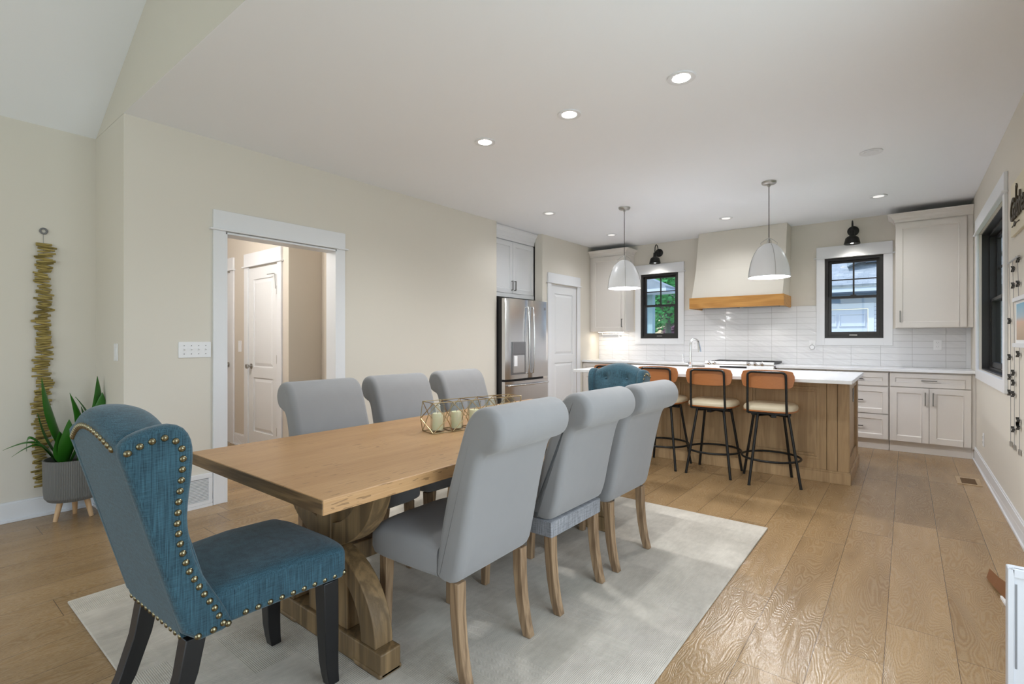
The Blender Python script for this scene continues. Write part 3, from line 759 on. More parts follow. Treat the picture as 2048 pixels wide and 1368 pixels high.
# wall plates
def plate(name, label, Mx, u, v, w_=.075, h_=.118, kind='outlet', n=1, d=.0005):
    t = thing(name, label, 'outlet' if kind != 'switch' else 'switch', tuple(Mx @ Vector((u, v-h_/2, d))))
    obj('cover_plate', MB(Mx).box(u-w_/2, u+w_/2, v-h_/2, v+h_/2, d, d+.006), M['plate'], t, bevel=.002)
    if kind == 'outlet':
        for s_ in (-.024, .024):
            r_ = obj('receptacle', MB(Mx).box(u-.017, u+.017, v+s_-.016, v+s_+.016, d+.0062, d+.009), M['plate'], t, bevel=.003)
            obj('slot', MB(Mx).box(u-.008, u-.006, v+s_-.002, v+s_+.009, d+.0091, d+.0096).box(u+.006, u+.008, v+s_-.002, v+s_+.009, d+.0091, d+.0096).box(u-.002, u+.002, v+s_-.011, v+s_-.007, d+.0091, d+.0096), M['slot'], r_)
    elif kind == 'switch':
        for k in range(n):
            uu = u+(k-(n-1)/2)*.047
            b_ = obj('switch_surround', MB(Mx).box(uu-.006, uu+.006, v-.013, v+.013, d+.0062, d+.008), M['plate'], t)
            obj('toggle', MB(Mx).prism([(v-.004,d+.0081),(v+.008,d+.0081),(v+.010,d+.018),(v+.004,d+.018)], uu-.004, uu+.004, 'x'), M['plate'], b_)
            for sv in (-.03, .03): obj('screw', MB(Mx).box(uu-.003, uu+.003, v+sv-.003, v+sv+.003, d+.0062, d+.0072), M['slot'], t)
    elif kind == 'rocker':
        obj('rocker', MB(Mx).box(u-.016, u+.016, v-.033, v+.033, d+.0062, d+.0085), M['plate'], t, bevel=.001)
    return t
Mt = face_ny(7.49)
plate('outlet', 'white outlet on the tiles under the right wall cabinet', Mt, .28, 1.177)
plate('outlet', 'white outlet on the tiles under the left wall cabinet', Mt, -3.655, 1.165, kind='rocker')
plate('outlet', 'white outlet on the tiles behind the faucet', Mt, -2.46, 1.16)
t = plate('outlet', 'white outlet with a round dial left of the right window', Mt, -.955, 1.165)
obj('dial', MB(Mt @ Matrix.Translation((-.955,1.142,.011))).lathe([(.001,0),(.034,0),(.034,.02),(.028,.024),(.024,.018),(.001,.018)], n=24), M['plate'], t, smooth=40)
obj('dial_ring', MB(Mt @ Matrix.Translation((-.955,1.142,.035))).tube([(.03*math.cos(a_*PI/12), .03*math.sin(a_*PI/12), 0) for a_ in range(24)], .0018, 6, True), M['slot'], t)
plate('light_switch', 'white plate of four light switches beside the cased opening', face_px(XL), 1.427, 1.163, .212, .115, 'switch', 4)
plate('light_switch', 'small white rocker switch on the narrow wall above the plant', face_ny(YN), -4.243, 1.15, .075, .118, 'rocker')
plate('light_switch', 'white switch plate in the hall left of the hall door', face_ny(2.62), -6.13, 1.16, .08, .13, 'rocker')
plate('outlet', 'white outlet low on the right wall under the side window', face_nx(XR), 6.30, .314)

# paper towel holder under left upper
t = thing('paper_towel_holder', 'metal paper towel holder under the left wall cabinet', 'holder', (-3.70,7.24,1.30))
obj('arm', MB().tube([(-3.86,7.24,1.372),(-3.86,7.24,1.31),(-3.868,7.24,1.30),(-3.53,7.24,1.30)], .006, 8), M['nickel'], t)
obj('end_knob', MB().ball((-3.53,7.24,1.30), .016), M['nickel'], t, smooth=60)
o = obj('paper_towel_roll', MB(Matrix.Translation((-3.84,7.24,1.30)) @ Matrix.Rotation(PI/2,4,'Y')).lathe([(.012,0),(.028,0),(.028,.28),(.012,.28),(.012,0)], n=20), M['white_paper'], None, smooth=40)
tag(o, 'thin white paper towel roll hanging under the left wall cabinet', 'paper towel')

# vents
t = thing('floor_register', 'tan metal floor register near the corner base cabinet', 'vent', (.42,5.88,0))
obj('frame', MB().box(.345,.375,5.74,6.03,0,.004).box(.475,.505,5.74,6.03,0,.004).box(.375,.475,5.74,5.775,0,.004).box(.375,.475,5.995,6.03,0,.004), plain('tan_metal', srgb(176,150,116), .4), t)
obj('louvres', MB().box(.376,.474,5.776,5.994,.0005,.0012), M['soil'], t)
lv = MB()
for k in range(14): lv.box(.376,.474,5.79+k*.0145,5.795+k*.0145,.0013,.0035)
obj('slats', lv, plain('brown_metal', srgb(120,92,62), .4), t)
t = thing('return_air_grille', 'white slatted wall vent between the opening and the corner', 'vent', (XL+.01,1.353,.02))
Mg = face_px(XL)
obj('frame', MB(Mg).box(1.162,1.541,.02,.045,.001,.016).box(1.162,1.541,.21,.245,.001,.016).box(1.162,1.185,.045,.21,.001,.016).box(1.515,1.541,.045,.21,.001,.016).box(1.345,1.36,.045,.21,.001,.016), M['trim'], t, bevel=.002)
obj('backing', MB(Mg).box(1.185,1.515,.045,.21,.001,.003), M['slot'], t)
sl = MB(Mg)
for k in range(15): sl.prism([(.049+k*.0108,.004),(.055+k*.0108,.004),(.052+k*.0108,.013),(.0475+k*.0108,.013)], 1.185, 1.345, 'x'); sl.prism([(.049+k*.0108,.004),(.055+k*.0108,.004),(.052+k*.0108,.013),(.0475+k*.0108,.013)], 1.36, 1.515, 'x')
obj('slats', sl, M['trim'], t)
obj('bottom_board', MB(Mg).box(1.162,1.541,0,.0195,.001,.018), M['trim'], t)

# ------------------------------------------------------------------ lamps
def downlight(x, y, on, label):
    t = thing('recessed_light', label, 'ceiling light', (x,y,CH-.004), 0)
    obj('trim_ring', MB().lathe([(.048,0),(.072,-.005),(.078,-.003),(.078,.0035),(.048,.0035),(.048,0)], (x,y,CH-.004), 32), M['trim'], t, smooth=50)
    obj('lens', MB().lathe([(.001,-.002),(.0475,-.002),(.0475,.0035),(.001,.0035)], (x,y,CH-.004), 24), M['disc' if on == 1 else 'disclow' if on == 2 else 'trim'], t)
    if on:
        light('recessed_lamp', 'SPOT', (x,y,CH-.02), 58 if on == 1 else 27, (.95,.975,1), (0,0,0), .05, spot=155, blend=.8)
for x, lb in ((-1.013,'lit round recessed ceiling light, nearest of the three lit ones'), (-1.764,'lit round recessed ceiling light in the middle of the lit three'), (-2.512,'lit round recessed ceiling light nearest the left wall of the lit three')):
    downlight(x, 2.85, 1, lb)
for x, y, lb in ((-.222,4.92,'unlit round recessed ceiling light nearest, right of the right pendant'), (-3.33,4.93,'small recessed ceiling light above the refrigerator front'), (-3.31,6.49,'recessed ceiling light just left of the left pendant cord'), (-1.747,6.48,'recessed ceiling light between the two pendants, before the hood'), (-.228,6.475,'recessed ceiling light before the corner wall cabinet')):
    downlight(x, y, 0 if x == -.222 else 2, lb)

def pendant(x, y, zr, label):
    t = thing('pendant_lamp', label, 'pendant lamp', (x,y,zr), 0, 'white dome pendants over the island')
    H = .325; R_ = .18
    prof = []
    for k in range(15):
        s_ = k/14; a_ = s_*PI/2
        prof.append((R_*(math.cos(a_)**.92) if s_ < 1 else .002, H*math.sin(a_)**1.15 if s_ > 0 else 0))
    prof[0] = (R_, 0)
    outer = [(R_+.004, 0)] + prof; inner = [(max(.001, r_-.003), z_-.003 if z_ > .003 else 0) for r_, z_ in reversed(prof)]
    obj('dome_shade', MB().lathe(outer+inner, (x,y,zr), 40), M['shade'], t, smooth=60)
    for k in range(4):
        a_ = k*PI/2+.5; p_ = []
        for r_, z_ in prof[:12]: p_.append((x+(r_+.004)*math.cos(a_), y+(r_+.004)*math.sin(a_), zr+z_+.001))
        p_ += [(x+.075*math.cos(a_), y+.075*math.sin(a_), zr+H+.002), (x+.04*math.cos(a_), y+.04*math.sin(a_), zr+H+.03), (x+.008*math.cos(a_), y+.008*math.sin(a_), zr+H+.048)]
        obj('harness_wire', MB().tube(p_, .0022, 6), M['nickel'], t, smooth=60)
    obj('socket_cap', MB().lathe([(.001,0),(.012,0),(.012,.03),(.007,.05),(.004,.055),(.001,.055)], (x,y,zr+H-.002), 14), M['nickel'], t, smooth=50)
    obj('cord', MB().tube([(x,y,zr+H+.05),(x,y,CH-.04)], .0035, 8), M['black'], t)
    obj('canopy', MB().lathe([(.001,-.045),(.012,-.045),(.012,-.03),(.058,-.022),(.065,-.012),(.065,-.0005),(.001,-.0005)], (x,y,CH), 28), M['nickel'], t, smooth=50)
    obj('bulb', MB().ball((x,y,zr+.13), .05, 16, 10), M['bulb'], t, smooth=60)
    light('pendant_light', 'POINT', (x,y,zr+.045), 34, (.97,.98,1), size=.05)
pendant(-2.517, 5.25, 1.82, 'white dome pendant with wire harness, hanging left of the left window')
pendant(-1.027, 5.25, 1.83, 'white dome pendant with wire harness, hanging before the range hood')

def sconce(x, label):
    t = thing('wall_sconce', label, 'wall lamp', (x,YB,2.50), 0, 'black barn sconces over the windows')
    y0 = YB-.17; zs = 2.40
    obj('wall_plate', MB(face_ny(YB-.0005) @ Matrix.Translation((x,2.585,0))).lathe([(.001,0),(.062,0),(.062,.012),(.05,.02),(.02,.024),(.001,.024)], n=28), M['black'], t, smooth=50)
    pts = [(x,YB-.02,2.585),(x,YB-.05,2.60)]+[(x, YB-.11+.06*math.cos(a_*PI/8), 2.62+.075*math.sin(a_*PI/8)) for a_ in range(1,8)]+[(x,y0,2.60),(x,y0,2.55)]
    obj('gooseneck_arm', MB().tube(pts, .0065, 8), M['black'], t, smooth=60)
    obj('metal_shade', MB().lathe([(.001,.165),(.022,.165),(.026,.11),(.034,.10),(.058,.085),(.07,.07),(.086,0),(.083,0),(.066,.065),(.05,.08),(.001,.085)], (x,y0,zs), 28), M['black'], t, smooth=50)
    obj('bulb', MB().ball((x,y0,zs+.035), .028, 12, 8), M['bulb'], t, smooth=60)
    light('sconce_light', 'SPOT', (x,y0,zs+.012), 5, (1,.95,.86), (0,0,0), .03, spot=140)
sconce(-3.01, 'black barn-style sconce over the left window')
sconce(-.518, 'black barn-style sconce over the right window')
# hall ceiling lamp out of sight
t = thing('hall_ceiling_lamp', 'round white ceiling lamp in the hall', 'ceiling light', (-5.15,1.45,CH-.06))
obj('dish', MB().lathe([(.001,0),(.12,.01),(.15,.04),(.15,.0595),(.001,.0595)], (-5.15,1.45,CH-.06), 24), M['bulb'], t, smooth=50)
light('hall_lamp_light', 'POINT', (-5.15,1.45,CH-.5), 30, (1,.98,.95), size=.15)

# ------------------------------------------------------------------ dining table
TX0, TX1, TY0, TY1 = -2.377, -1.352, .812, 3.255
TC = (TX0+TX1)/2
t = thing('dining_table', 'long rustic wooden dining table on arched trestle legs', 'table', (TC,2.017,0))
m = MB(); k = 1; wd = (TX1-TX0)/k
for i in range(k): m.box(TX0+i*wd, TX0+(i+1)*wd, TY0, TY1, .713, .76)
obj('tabletop', m, M['table'], t, bevel=.0025)
obj('end_edge', MB().box(TX0+.002,TX1-.002,TY0-.003,TY0+.0005,.715,.758), wood('shaded_end_wood', srgb(84,64,40), srgb(128,102,68), 'x', .6, 2, .4), t)  # shade on the near end, put into a darker wood colour
def pedestal(yc, sgn):
    cx = TC+.01; p = obj('trestle', MB().box(cx-.375,cx+.375,yc-.045,yc+.045,.012,.10).prism([(cx-.375,.0115),(cx-.22,.0115),(cx-.2,.03),(cx-.375,.03)], yc-.05, yc+.05, 'y').prism([(cx+.375,.0115),(cx+.22,.0115),(cx+.2,.03),(cx+.375,.03)], yc-.05, yc+.05, 'y'), M['tablebase'], t, bevel=.006)
    def ring(r0, r1, zc, a0, a1, ry0, ry1):
        o_ = arc(cx, zc, r0, a0, a1, 24, ry0); i_ = arc(cx, zc, r1, a1, a0, 24, ry1)
        mm = MB()
        n_ = 24
        for q in range(n_):
            A, B = o_[q], o_[q+1]; D_, E_ = i_[n_-q], i_[n_-q-1]
            mm.loft([[(A[0],yc+s_,A[1]),(B[0],yc+s_,B[1]),(E_[0],yc+s_,E_[1]),(D_[0],yc+s_,D_[1])] for s_ in (-.04,.04)], caps=True)
        return mm
    def arcpart(nm, r0, r1, zc, a0, a1, ry0, ry1):
        o_ = arc(cx, zc, r0, a0, a1, 26, ry0); i_ = arc(cx, zc, r1, a1, a0, 26, ry1)
        mm = MB(); n2 = 27
        f = []; vs = []
        for s_ in (-.04,.04): vs += [(x, yc+s_, z) for x, z in o_+i_]
        L = 2*n2
        for q in range(26):
            a, b_, c_, d_ = q, q+1, L-2-q, L-1-q
            f += [(a,b_,c_,d_), (L+a,L+d_,L+c_,L+b_), (a,L+a,L+b_,b_), (d_,c_,L+c_,L+d_)]
        f += [(0,L-1,2*L-1,L), (26,L+26,L+27,27)]
        mm.add(vs, f); obj(nm, mm, M['tablebase'], p, smooth=35, bevel=.004)
    arcpart('upper_arch', .335, .235, .712, 180, 360, .30, .215)
    arcpart('lower_arch', .335, .245, .1005, 180, 0, .311, .235)
    obj('upper_panel', MB().prism([(cx+.233*math.cos(D2R*q), .7115+.213*math.sin(D2R*q)) for q in range(180,361,10)], yc-.02, yc+.02, 'y'), M['tablebase'], p)
    obj('post', MB().box(cx-.05,cx+.05,yc-.046,yc+.046,.1005,.7115).box(cx-.14,cx-.06,yc-.028,yc+.028,.1005,.32).box(cx+.06,cx+.14,yc-.028,yc+.028,.1005,.32), M['tablebase'], p, bevel=.003)
    ys = (yc-.3, yc-.047) if sgn < 0 else (yc+.047, yc+.3)
    z_ = .7125
    br = MB().prism([(yc-.047,.62),(yc-.047,z_),(yc-.20,z_),(yc-.17,.685),(yc-.10,.67)], cx-.04, cx+.04, 'x') if sgn < 0 else MB().prism([(yc+.047,.62),(yc+.047,z_),(yc+.20,z_),(yc+.17,.685),(yc+.10,.67)], cx-.04, cx+.04, 'x')
    obj('bracket', br, M['tablebase'], p)
pedestal(1.16, -1); pedestal(2.907, 1)
obj('stretcher', MB().box(TC-.03,TC+.05,1.207,2.86,.30,.38), M['tablebase'], t, bevel=.004)

# ------------------------------------------------------------------ grey roll-back chairs (local: faces +Y)
def leg_curve(x, pts, half0, half1, mat, par, name='leg'):
    """square leg swept down through (dy, z) points at x, half thickness from half0 to half1"""
    rings = []; n = len(pts)
    for i, (dx, y, z) in enumerate(pts):
        h = half0+(half1-half0)*i/(n-1)
        rings.append([(x+dx-h, y-h, z), (x+dx+h, y-h, z), (x+dx+h, y+h, z), (x+dx-h, y+h, z)])
    return obj(name, MB().loft(rings), mat, par, smooth=40, bevel=.003, world=False)
def grey_chair(low=.366):
    t = thing('dining_chair', 'grey chair', 'chair', (0,0,0), 0, 'grey slipcovered roll-back chairs')
    prof = [(-.105,.43),(-.118,.5),(-.138,.6),(-.162,.7),(-.188,.78),(-.222,.88),(-.247,.95),(-.285,.995),(-.335,1.010),(-.385,.995),(-.412,.952),(-.412,.905),(-.392,.868),(-.358,.850),(-.325,.840),(-.308,.80),(-.288,.72),(-.262,.6),(-.243,.5),(-.212,low),(-.105,low)]
    obj('backrest', MB().rprism(smooth_poly(prof, 2), -.228, .228, .03, 'x', 5), M['grey'], t, smooth=60, world=False)
    rings = []
    for y, hx, zb, zt in ((-.115,.225,low,.50),(-.05,.232,low,.515),(.08,.237,low,.522),(.18,.238,low+.002,.518),(.225,.235,low+.006,.506),(.248,.225,low+.018,.488),(.26,.205,low+.035,.465)):
        rg = []
        for q in range(36):
            a_ = 2*PI*(q+.5)/36; e = 4.5
            cx_ = math.copysign(abs(math.cos(a_))**(2/e), math.cos(a_)); sz = math.copysign(abs(math.sin(a_))**(2/(e if math.sin(a_) > 0 else 9)), math.sin(a_))
            rg.append((hx*cx_, y, (zt+zb)/2+(zt-zb)/2*sz))
        rings.append(rg)
    obj('seat', MB().loft(rings), M['grey'], t, smooth=60, world=False)
    if low > .4: obj('seat_rail', MB().box(-.222,.222,-.213,.228,.352,low-.0005), M['linen'], t, bevel=.006, world=False)
    for s_ in (-1, 1):
        leg_curve(s_*.19, [(0,.2,(.3515 if low > .4 else .372)),(0,.205,.2),(0,.21,.012)], .021, .016, M['chairleg'], t)
        leg_curve(s_*.19, [(0,-.185,(.3515 if low > .4 else .372)),(0,-.188,.26),(0,-.198,.16),(0,-.215,.07),(0,-.232,.012)], .022, .018, M['chairleg'], t)
    return t
G1 = 'grey slipcovered roll-back chairs'
gc = grey_chair()
gm = grey_chair(.425)
gc.location = (-1.45,1.465,0); gc.rotation_euler = (0,0,PI/2+.03); gc['label'] = 'grey slipcovered roll-back chair nearest the camera, right side of the table'
gm.location = (-1.445,2.07,0); gm.rotation_euler = (0,0,PI/2-.01); gm['label'] = ('middle grey slipcovered chair on the right, linen band showing under its cover')
Cc = dup(gc, (-1.43,2.61,0), PI/2-.02, 'grey slipcovered chair at the far end of the right side, nearest the bar stools')
dup(gc, (-2.30,1.575,0), -PI/2+.02, 'grey slipcovered chair on the left side, before the cased opening')
dup(gc, (-2.33,2.125,0), -PI/2-.02, 'grey slipcovered chair in the middle of the left side of the table')
dup(gc, (-2.37,2.74,0), -PI/2, 'grey slipcovered chair on the left side, nearest the refrigerator')

# ------------------------------------------------------------------ teal wing chairs (local: faces +Y)
def wing_chair():
    t = thing('wing_chair', 'teal chair', 'chair', (0,0,0), 0)
    hw = .20
    # back cushion as a displaced grid
    nu, nv = 28, 40
    buttons = [(-.09,.93),(.09,.93),(-.0,.80),(-.17,.80),(.17,.80),(-.09,.68),(.09,.68),(0,.56)]
    def top(x): return .992+.058*max(0, math.cos(PI*x/(2*hw)))
    RT, T = .05, .135
    F, B = [], []
    for j in range(nv+1):
        rf, rb = [], []
        for i in range(nu+1):
            x = -hw+2*hw*i/nu; zb = top(x)-RT
            if j <= 30: z = .40+(zb-.40)*j/30; hf = 1.0
            else: a_ = (j-30)/(nv-30)*PI/2; z = zb+RT*math.sin(a_); hf = math.cos(a_)
            yr = -.25-.272*(z-.385); th = .095+(T-.095)*max(0, min(1, (z-.7)/.3)); yc_ = yr+th/2
            puff = .020*max(0, math.sin(PI*i/nu))**.5
            dm = sum(.022*math.exp(-((x-bx)**2+(z-bz)**2)/.0006)+.010*math.exp(-((x-bx)**2+(z-bz)**2)/.004) for bx, bz in buttons)
            rf.append((x, yc_+(th/2+puff-dm)*hf, z)); rb.append((x, yc_-th/2*hf, z))
        F.append(rf); B.append(rb)
    m = MB(); n = nu+1
    vs = [p for r in F for p in r]+[p for r in B for p in r]; o_ = (nv+1)*n; fs = []
    for j in range(nv):
        for i in range(nu):
            a = j*n+i; fs += [(a,a+1,a+n+1,a+n), (o_+a,o_+a+n,o_+a+n+1,o_+a+1)]
    for j in range(nv):
        a = j*n; fs += [(a,a+n,o_+a+n,o_+a), (a+nu,o_+a+nu,o_+a+n+nu,a+n+nu)]
    for i in range(nu): fs.append((i, o_+i, o_+i+1, i+1))
    m.add(vs, fs)
    back = obj('backrest', m, M['teal'], t, smooth=70, world=False)
    for bx, bz in buttons:
        if bz < .5: continue
        yb_ = -.25-.272*(bz-.385)+.095+.04*max(0, min(1, (bz-.7)/.3))+.020*.9-.031
        obj('tuft_button', MB(Matrix.Translation((bx,yb_,bz)) @ Matrix.Rotation(-PI/2,4,'X')).ball((0,0,0), .011, 10, 5, True), M['teal'], back, smooth=70, world=False)
    # wings
    wp = [(-.25,.385),(-.29,.53),(-.34,.71),(-.385,.875),(-.408,.955),(-.392,.982),(-.35,1.0),(-.30,1.008),(-.262,.998),(-.24,.968),(-.232,.925),(-.236,.86),(-.245,.79),(-.248,.73),(-.24,.67),(-.222,.60),(-.19,.53),(-.155,.465),(-.135,.42),(-.125,.385)]
    wps = smooth_poly(wp, 1)
    for s_ in (-1, 1):
        a_, b_ = (s_*.185, s_*.235)
        if a_ > b_: a_, b_ = b_, a_
        obj('wing', MB().rprism(wps, a_, b_, .018, 'x', 4), M['teal'], t, smooth=60, world=False)
    # seat cushion, flaring to the front
    rings = []
    L = [(-.20,.215),(-.10,.222),(.05,.232),(.20,.243),(.235,.246),(.25,.238),(.256,.225)]
    for y, hx in L:
        k_ = {.235:.97,.25:.86,.256:.7}.get(y, 1.0)
        zt = .50+.018*math.sin(PI*(y+.2)/.47); zb = .385
        zc = (zt+zb)/2; hz = (zt-zb)/2*(.9 if y > .24 else 1)
        rg = []
        for q in range(40):
            a_ = 2*PI*(q+.5)/40; e = 8
            cx_ = math.copysign(abs(math.cos(a_))**(2/e), math.cos(a_)); sz = math.copysign(abs(math.sin(a_))**(2/e), math.sin(a_))
            rg.append((hx*cx_, y, zc+hz*sz+(.012*(1-cx_*cx_) if sz > 0 else 0)))
        rings.append(rg)
    seat = obj('seat', MB().loft(rings), M['teal'], t, smooth=60, world=False)
    # legs
    for s_ in (-1, 1):
        leg_curve(s_*.195, [(0,.205,.386),(0,.21,.2),(0,.213,.1),(0,.218,.05),(0,.224,.012)], .029, .02, M['blackleg'], t)
        leg_curve(s_*.175, [(0,-.215,.386),(0,-.235,.28),(0,-.275,.16),(0,-.325,.06),(0,-.355,.012)], .027, .02, M['blackleg'], t)
    # nail heads
    nail = None; cnt = 0
    def put(p, d, par):
        nonlocal nail, cnt
        q = Vector(d).to_track_quat('Z', 'Y')
        if nail is None:
            nail = obj('nailhead', MB().lathe([(.0096,0),(.0088,.0032),(.0055,.0058),(.0001,.0068)], (0,0,0), 12), M['brass'], par, smooth=60, world=False); o2 = nail
        else:
            o2 = nail.copy(); C.objects.link(o2); o2.parent = par
        o2.location = p; o2.rotation_mode = 'QUATERNION'; o2.rotation_quaternion = q; cnt += 1
    path = [(-.388,.945),(-.35,.965),(-.305,.972),(-.272,.955),(-.262,.925),(-.266,.86),(-.274,.79),(-.277,.73),(-.268,.665),(-.25,.60),(-.217,.53),(-.182,.465),(-.163,.42),(-.152,.40)]
    def walk(pts, step):
        out_ = []; acc = 0; prev = Vector(pts[0]); out_.append(prev.copy())
        for p in pts[1:]:
            p = Vector(p); seg_ = p-prev
            while acc+seg_.length >= step:
                prev = prev+seg_.normalized()*(step-acc); out_.append(prev.copy()); seg_ = p-prev; acc = 0
            acc += seg_.length; prev = p
        return out_
    for s_ in (-1, 1):
        for p in walk(path, .029): put((s_*.2348, p[0], p[1]), (s_,0,0), t)
        for p in walk([(.244,.241),(-.10,.222)], .037): put((s_*(p[1]-.0005), p[0], .409), (s_,0,0), seat)
        for y_ in (-.145,-.185,-.225): put((s_*.2348, y_, .403), (s_,0,0), t)
    for p in walk([(x_*.019, top(x_*.019)-RT-.004) for x_ in range(-10,11)], .021):
        put((p[0], -.25-.272*(p[1]-.385)-.0005, p[1]), (0,-1,-.25), t)
    rest = MB()
    for k in range(13):
        x = -.19+k*.0317
        mt = Matrix.Translation((x, -.2535, .402)) @ Vector((0,-1,0)).to_track_quat('Z','Y').to_matrix().to_4x4()
        rest2 = MB(mt).lathe([(.0085,0),(.0078,.0028),(.005,.005),(.0001,.006)], (0,0,0), 10); b0 = len(rest.v); rest.v += rest2.v; rest.f += [[b0+i for i in f] for f in rest2.f]
    for k in range(13):
        x = -.21+k*.035
        mt = Matrix.Translation((x, .2555, .403)) @ Vector((0,1,0)).to_track_quat('Z','Y').to_matrix().to_4x4()
        rest2 = MB(mt).lathe([(.0085,0),(.0078,.0028),(.005,.005),(.0001,.006)], (0,0,0), 10); b0 = len(rest.v); rest.v += rest2.v; rest.f += [[b0+i for i in f] for f in rest2.f]
    o2 = obj('nailhead', rest, M['brass'], t, smooth=60, world=False); o2['kind'] = 'stuff'
    return t
tc = wing_chair()
tc.location = (-1.80,.77,0); tc.rotation_euler = (0,0,.035); tc['label'] = 'teal linen wing chair at the near end of the table, seen from behind'
dup(tc, (-1.80,3.33,0), PI, 'teal linen wing chair at the far end of the table, tufted back facing the camera')

# ------------------------------------------------------------------ rug
o = obj('area_rug', MB().box(-3.082,-.709,.545,3.59,.0005,.011), M['rug'], None, bevel=.003)
tag(o, 'pale grey patterned area rug under the dining table', 'rug')

# ------------------------------------------------------------------ candle centrepiece on the table
t = thing('candle_holder', 'gold wire geometric candle holder of five joined frames on the table', 'candle holder', (-1.85,2.01,.76), -.245)
ux, uy = math.sin(.245), math.cos(.245)
sp_ = .113; W_ = .0565; Ht = .155; MD = .098
lab = ['nearest the camera', 'second from the near end', 'in the middle', 'second from the far end', 'farthest from the camera']
for k in range(5):
    c0 = (k-2)*sp_
    T_ = [(-W_,c0-W_,Ht),(W_,c0-W_,Ht),(W_,c0+W_,Ht),(-W_,c0+W_,Ht)]; B_ = [(x,y,.003) for x, y, z in T_]
    Mm = [(0,c0-MD,Ht/2),(MD,c0,Ht/2),(0,c0+MD,Ht/2),(-MD,c0,Ht/2)]
    m = MB()
    for i in range(4):
        j = (i+1) % 4
        es = [(T_[i],T_[j]),(B_[i],B_[j])]
        if i in (1, 3) or (i == 0 and k == 0) or (i == 2 and k == 4): es += [(T_[i],Mm[i]),(T_[j],Mm[i]),(B_[i],Mm[i]),(B_[j],Mm[i])]
        for a_, b_ in es: m.tube([a_, b_], .0022, 6)
    obj('wire_frame', m, M['gold'], t, world=False)
    wx, wy = -1.85+ux*c0, 2.01+uy*c0
    g_ = obj('glass_cup', MB().lathe([(.001,0),(.036,0),(.036,.135)], (wx,wy,.7655), 24).tube([(wx+.036*math.cos(q*PI/12),wy+.036*math.sin(q*PI/12),.9005) for q in range(24)], .0012, 5, True), M['cup'], None, smooth=40)
    tag(g_, 'clear glass candle cup in the gold holder, '+lab[k], 'candle cup', 'glass cups in the candle holder')
    cdl = thing('candle', 'cream pillar candle in the gold holder, '+lab[k], 'candle', (wx,wy,.7705), 0, 'cream candles in the holder')
    obj('wax', MB().lathe([(.001,0),(.0275,0),(.0275,.082),(.025,.085),(.001,.083)], (wx,wy,.7705), 20), M['wax'], cdl, smooth=40)
    obj('wick', MB().tube([(wx,wy,.852),(wx+.001,wy,.864)], .0012, 5), M['dark'], cdl)

# ------------------------------------------------------------------ bar stools (local: backrest at -Y, faces +Y)
def stool():
    t = thing('bar_stool', 'stool', 'stool', (0,0,0), 0, 'bar stools at the island')
    for s_, q in ((1,1),(1,-1),(-1,-1),(-1,1)):
        pass
    base = obj('swivel_base', MB().box(-.155,.155,-.02,.02,.575,.60).box(-.02,.02,-.155,-.0205,.575,.60).box(-.02,.02,.0205,.155,.575,.60).lathe([(.09,0),(.09,.018),(.001,.018)], (0,0,.6005), 20), M['black'], t, bevel=.002, world=False)
    for k in range(4):
        a_ = PI/4+k*PI/2; c_, s_ = math.cos(a_), math.sin(a_)
        obj('leg', MB().tube([(.165*c_,.165*s_,.60),(.275*c_,.275*s_,.01)], .0115, 10).tube([(.155*c_,.155*s_,.5875),(.02*c_,.02*s_,.5875)], .011, 8), M['black'], t, smooth=60, world=False)
        obj('foot_glide', MB().lathe([(.001,0),(.012,0),(.012,.01),(.001,.01)], (.276*c_,.276*s_,0), 10), M['black'], t, world=False)
    R_ = .231
    obj('foot_ring', MB().tube([(R_*math.cos(a_*PI/20), R_*math.sin(a_*PI/20), .215) for a_ in range(40)], .0095, 8, True), M['black'], t, smooth=60, world=False)
    return t
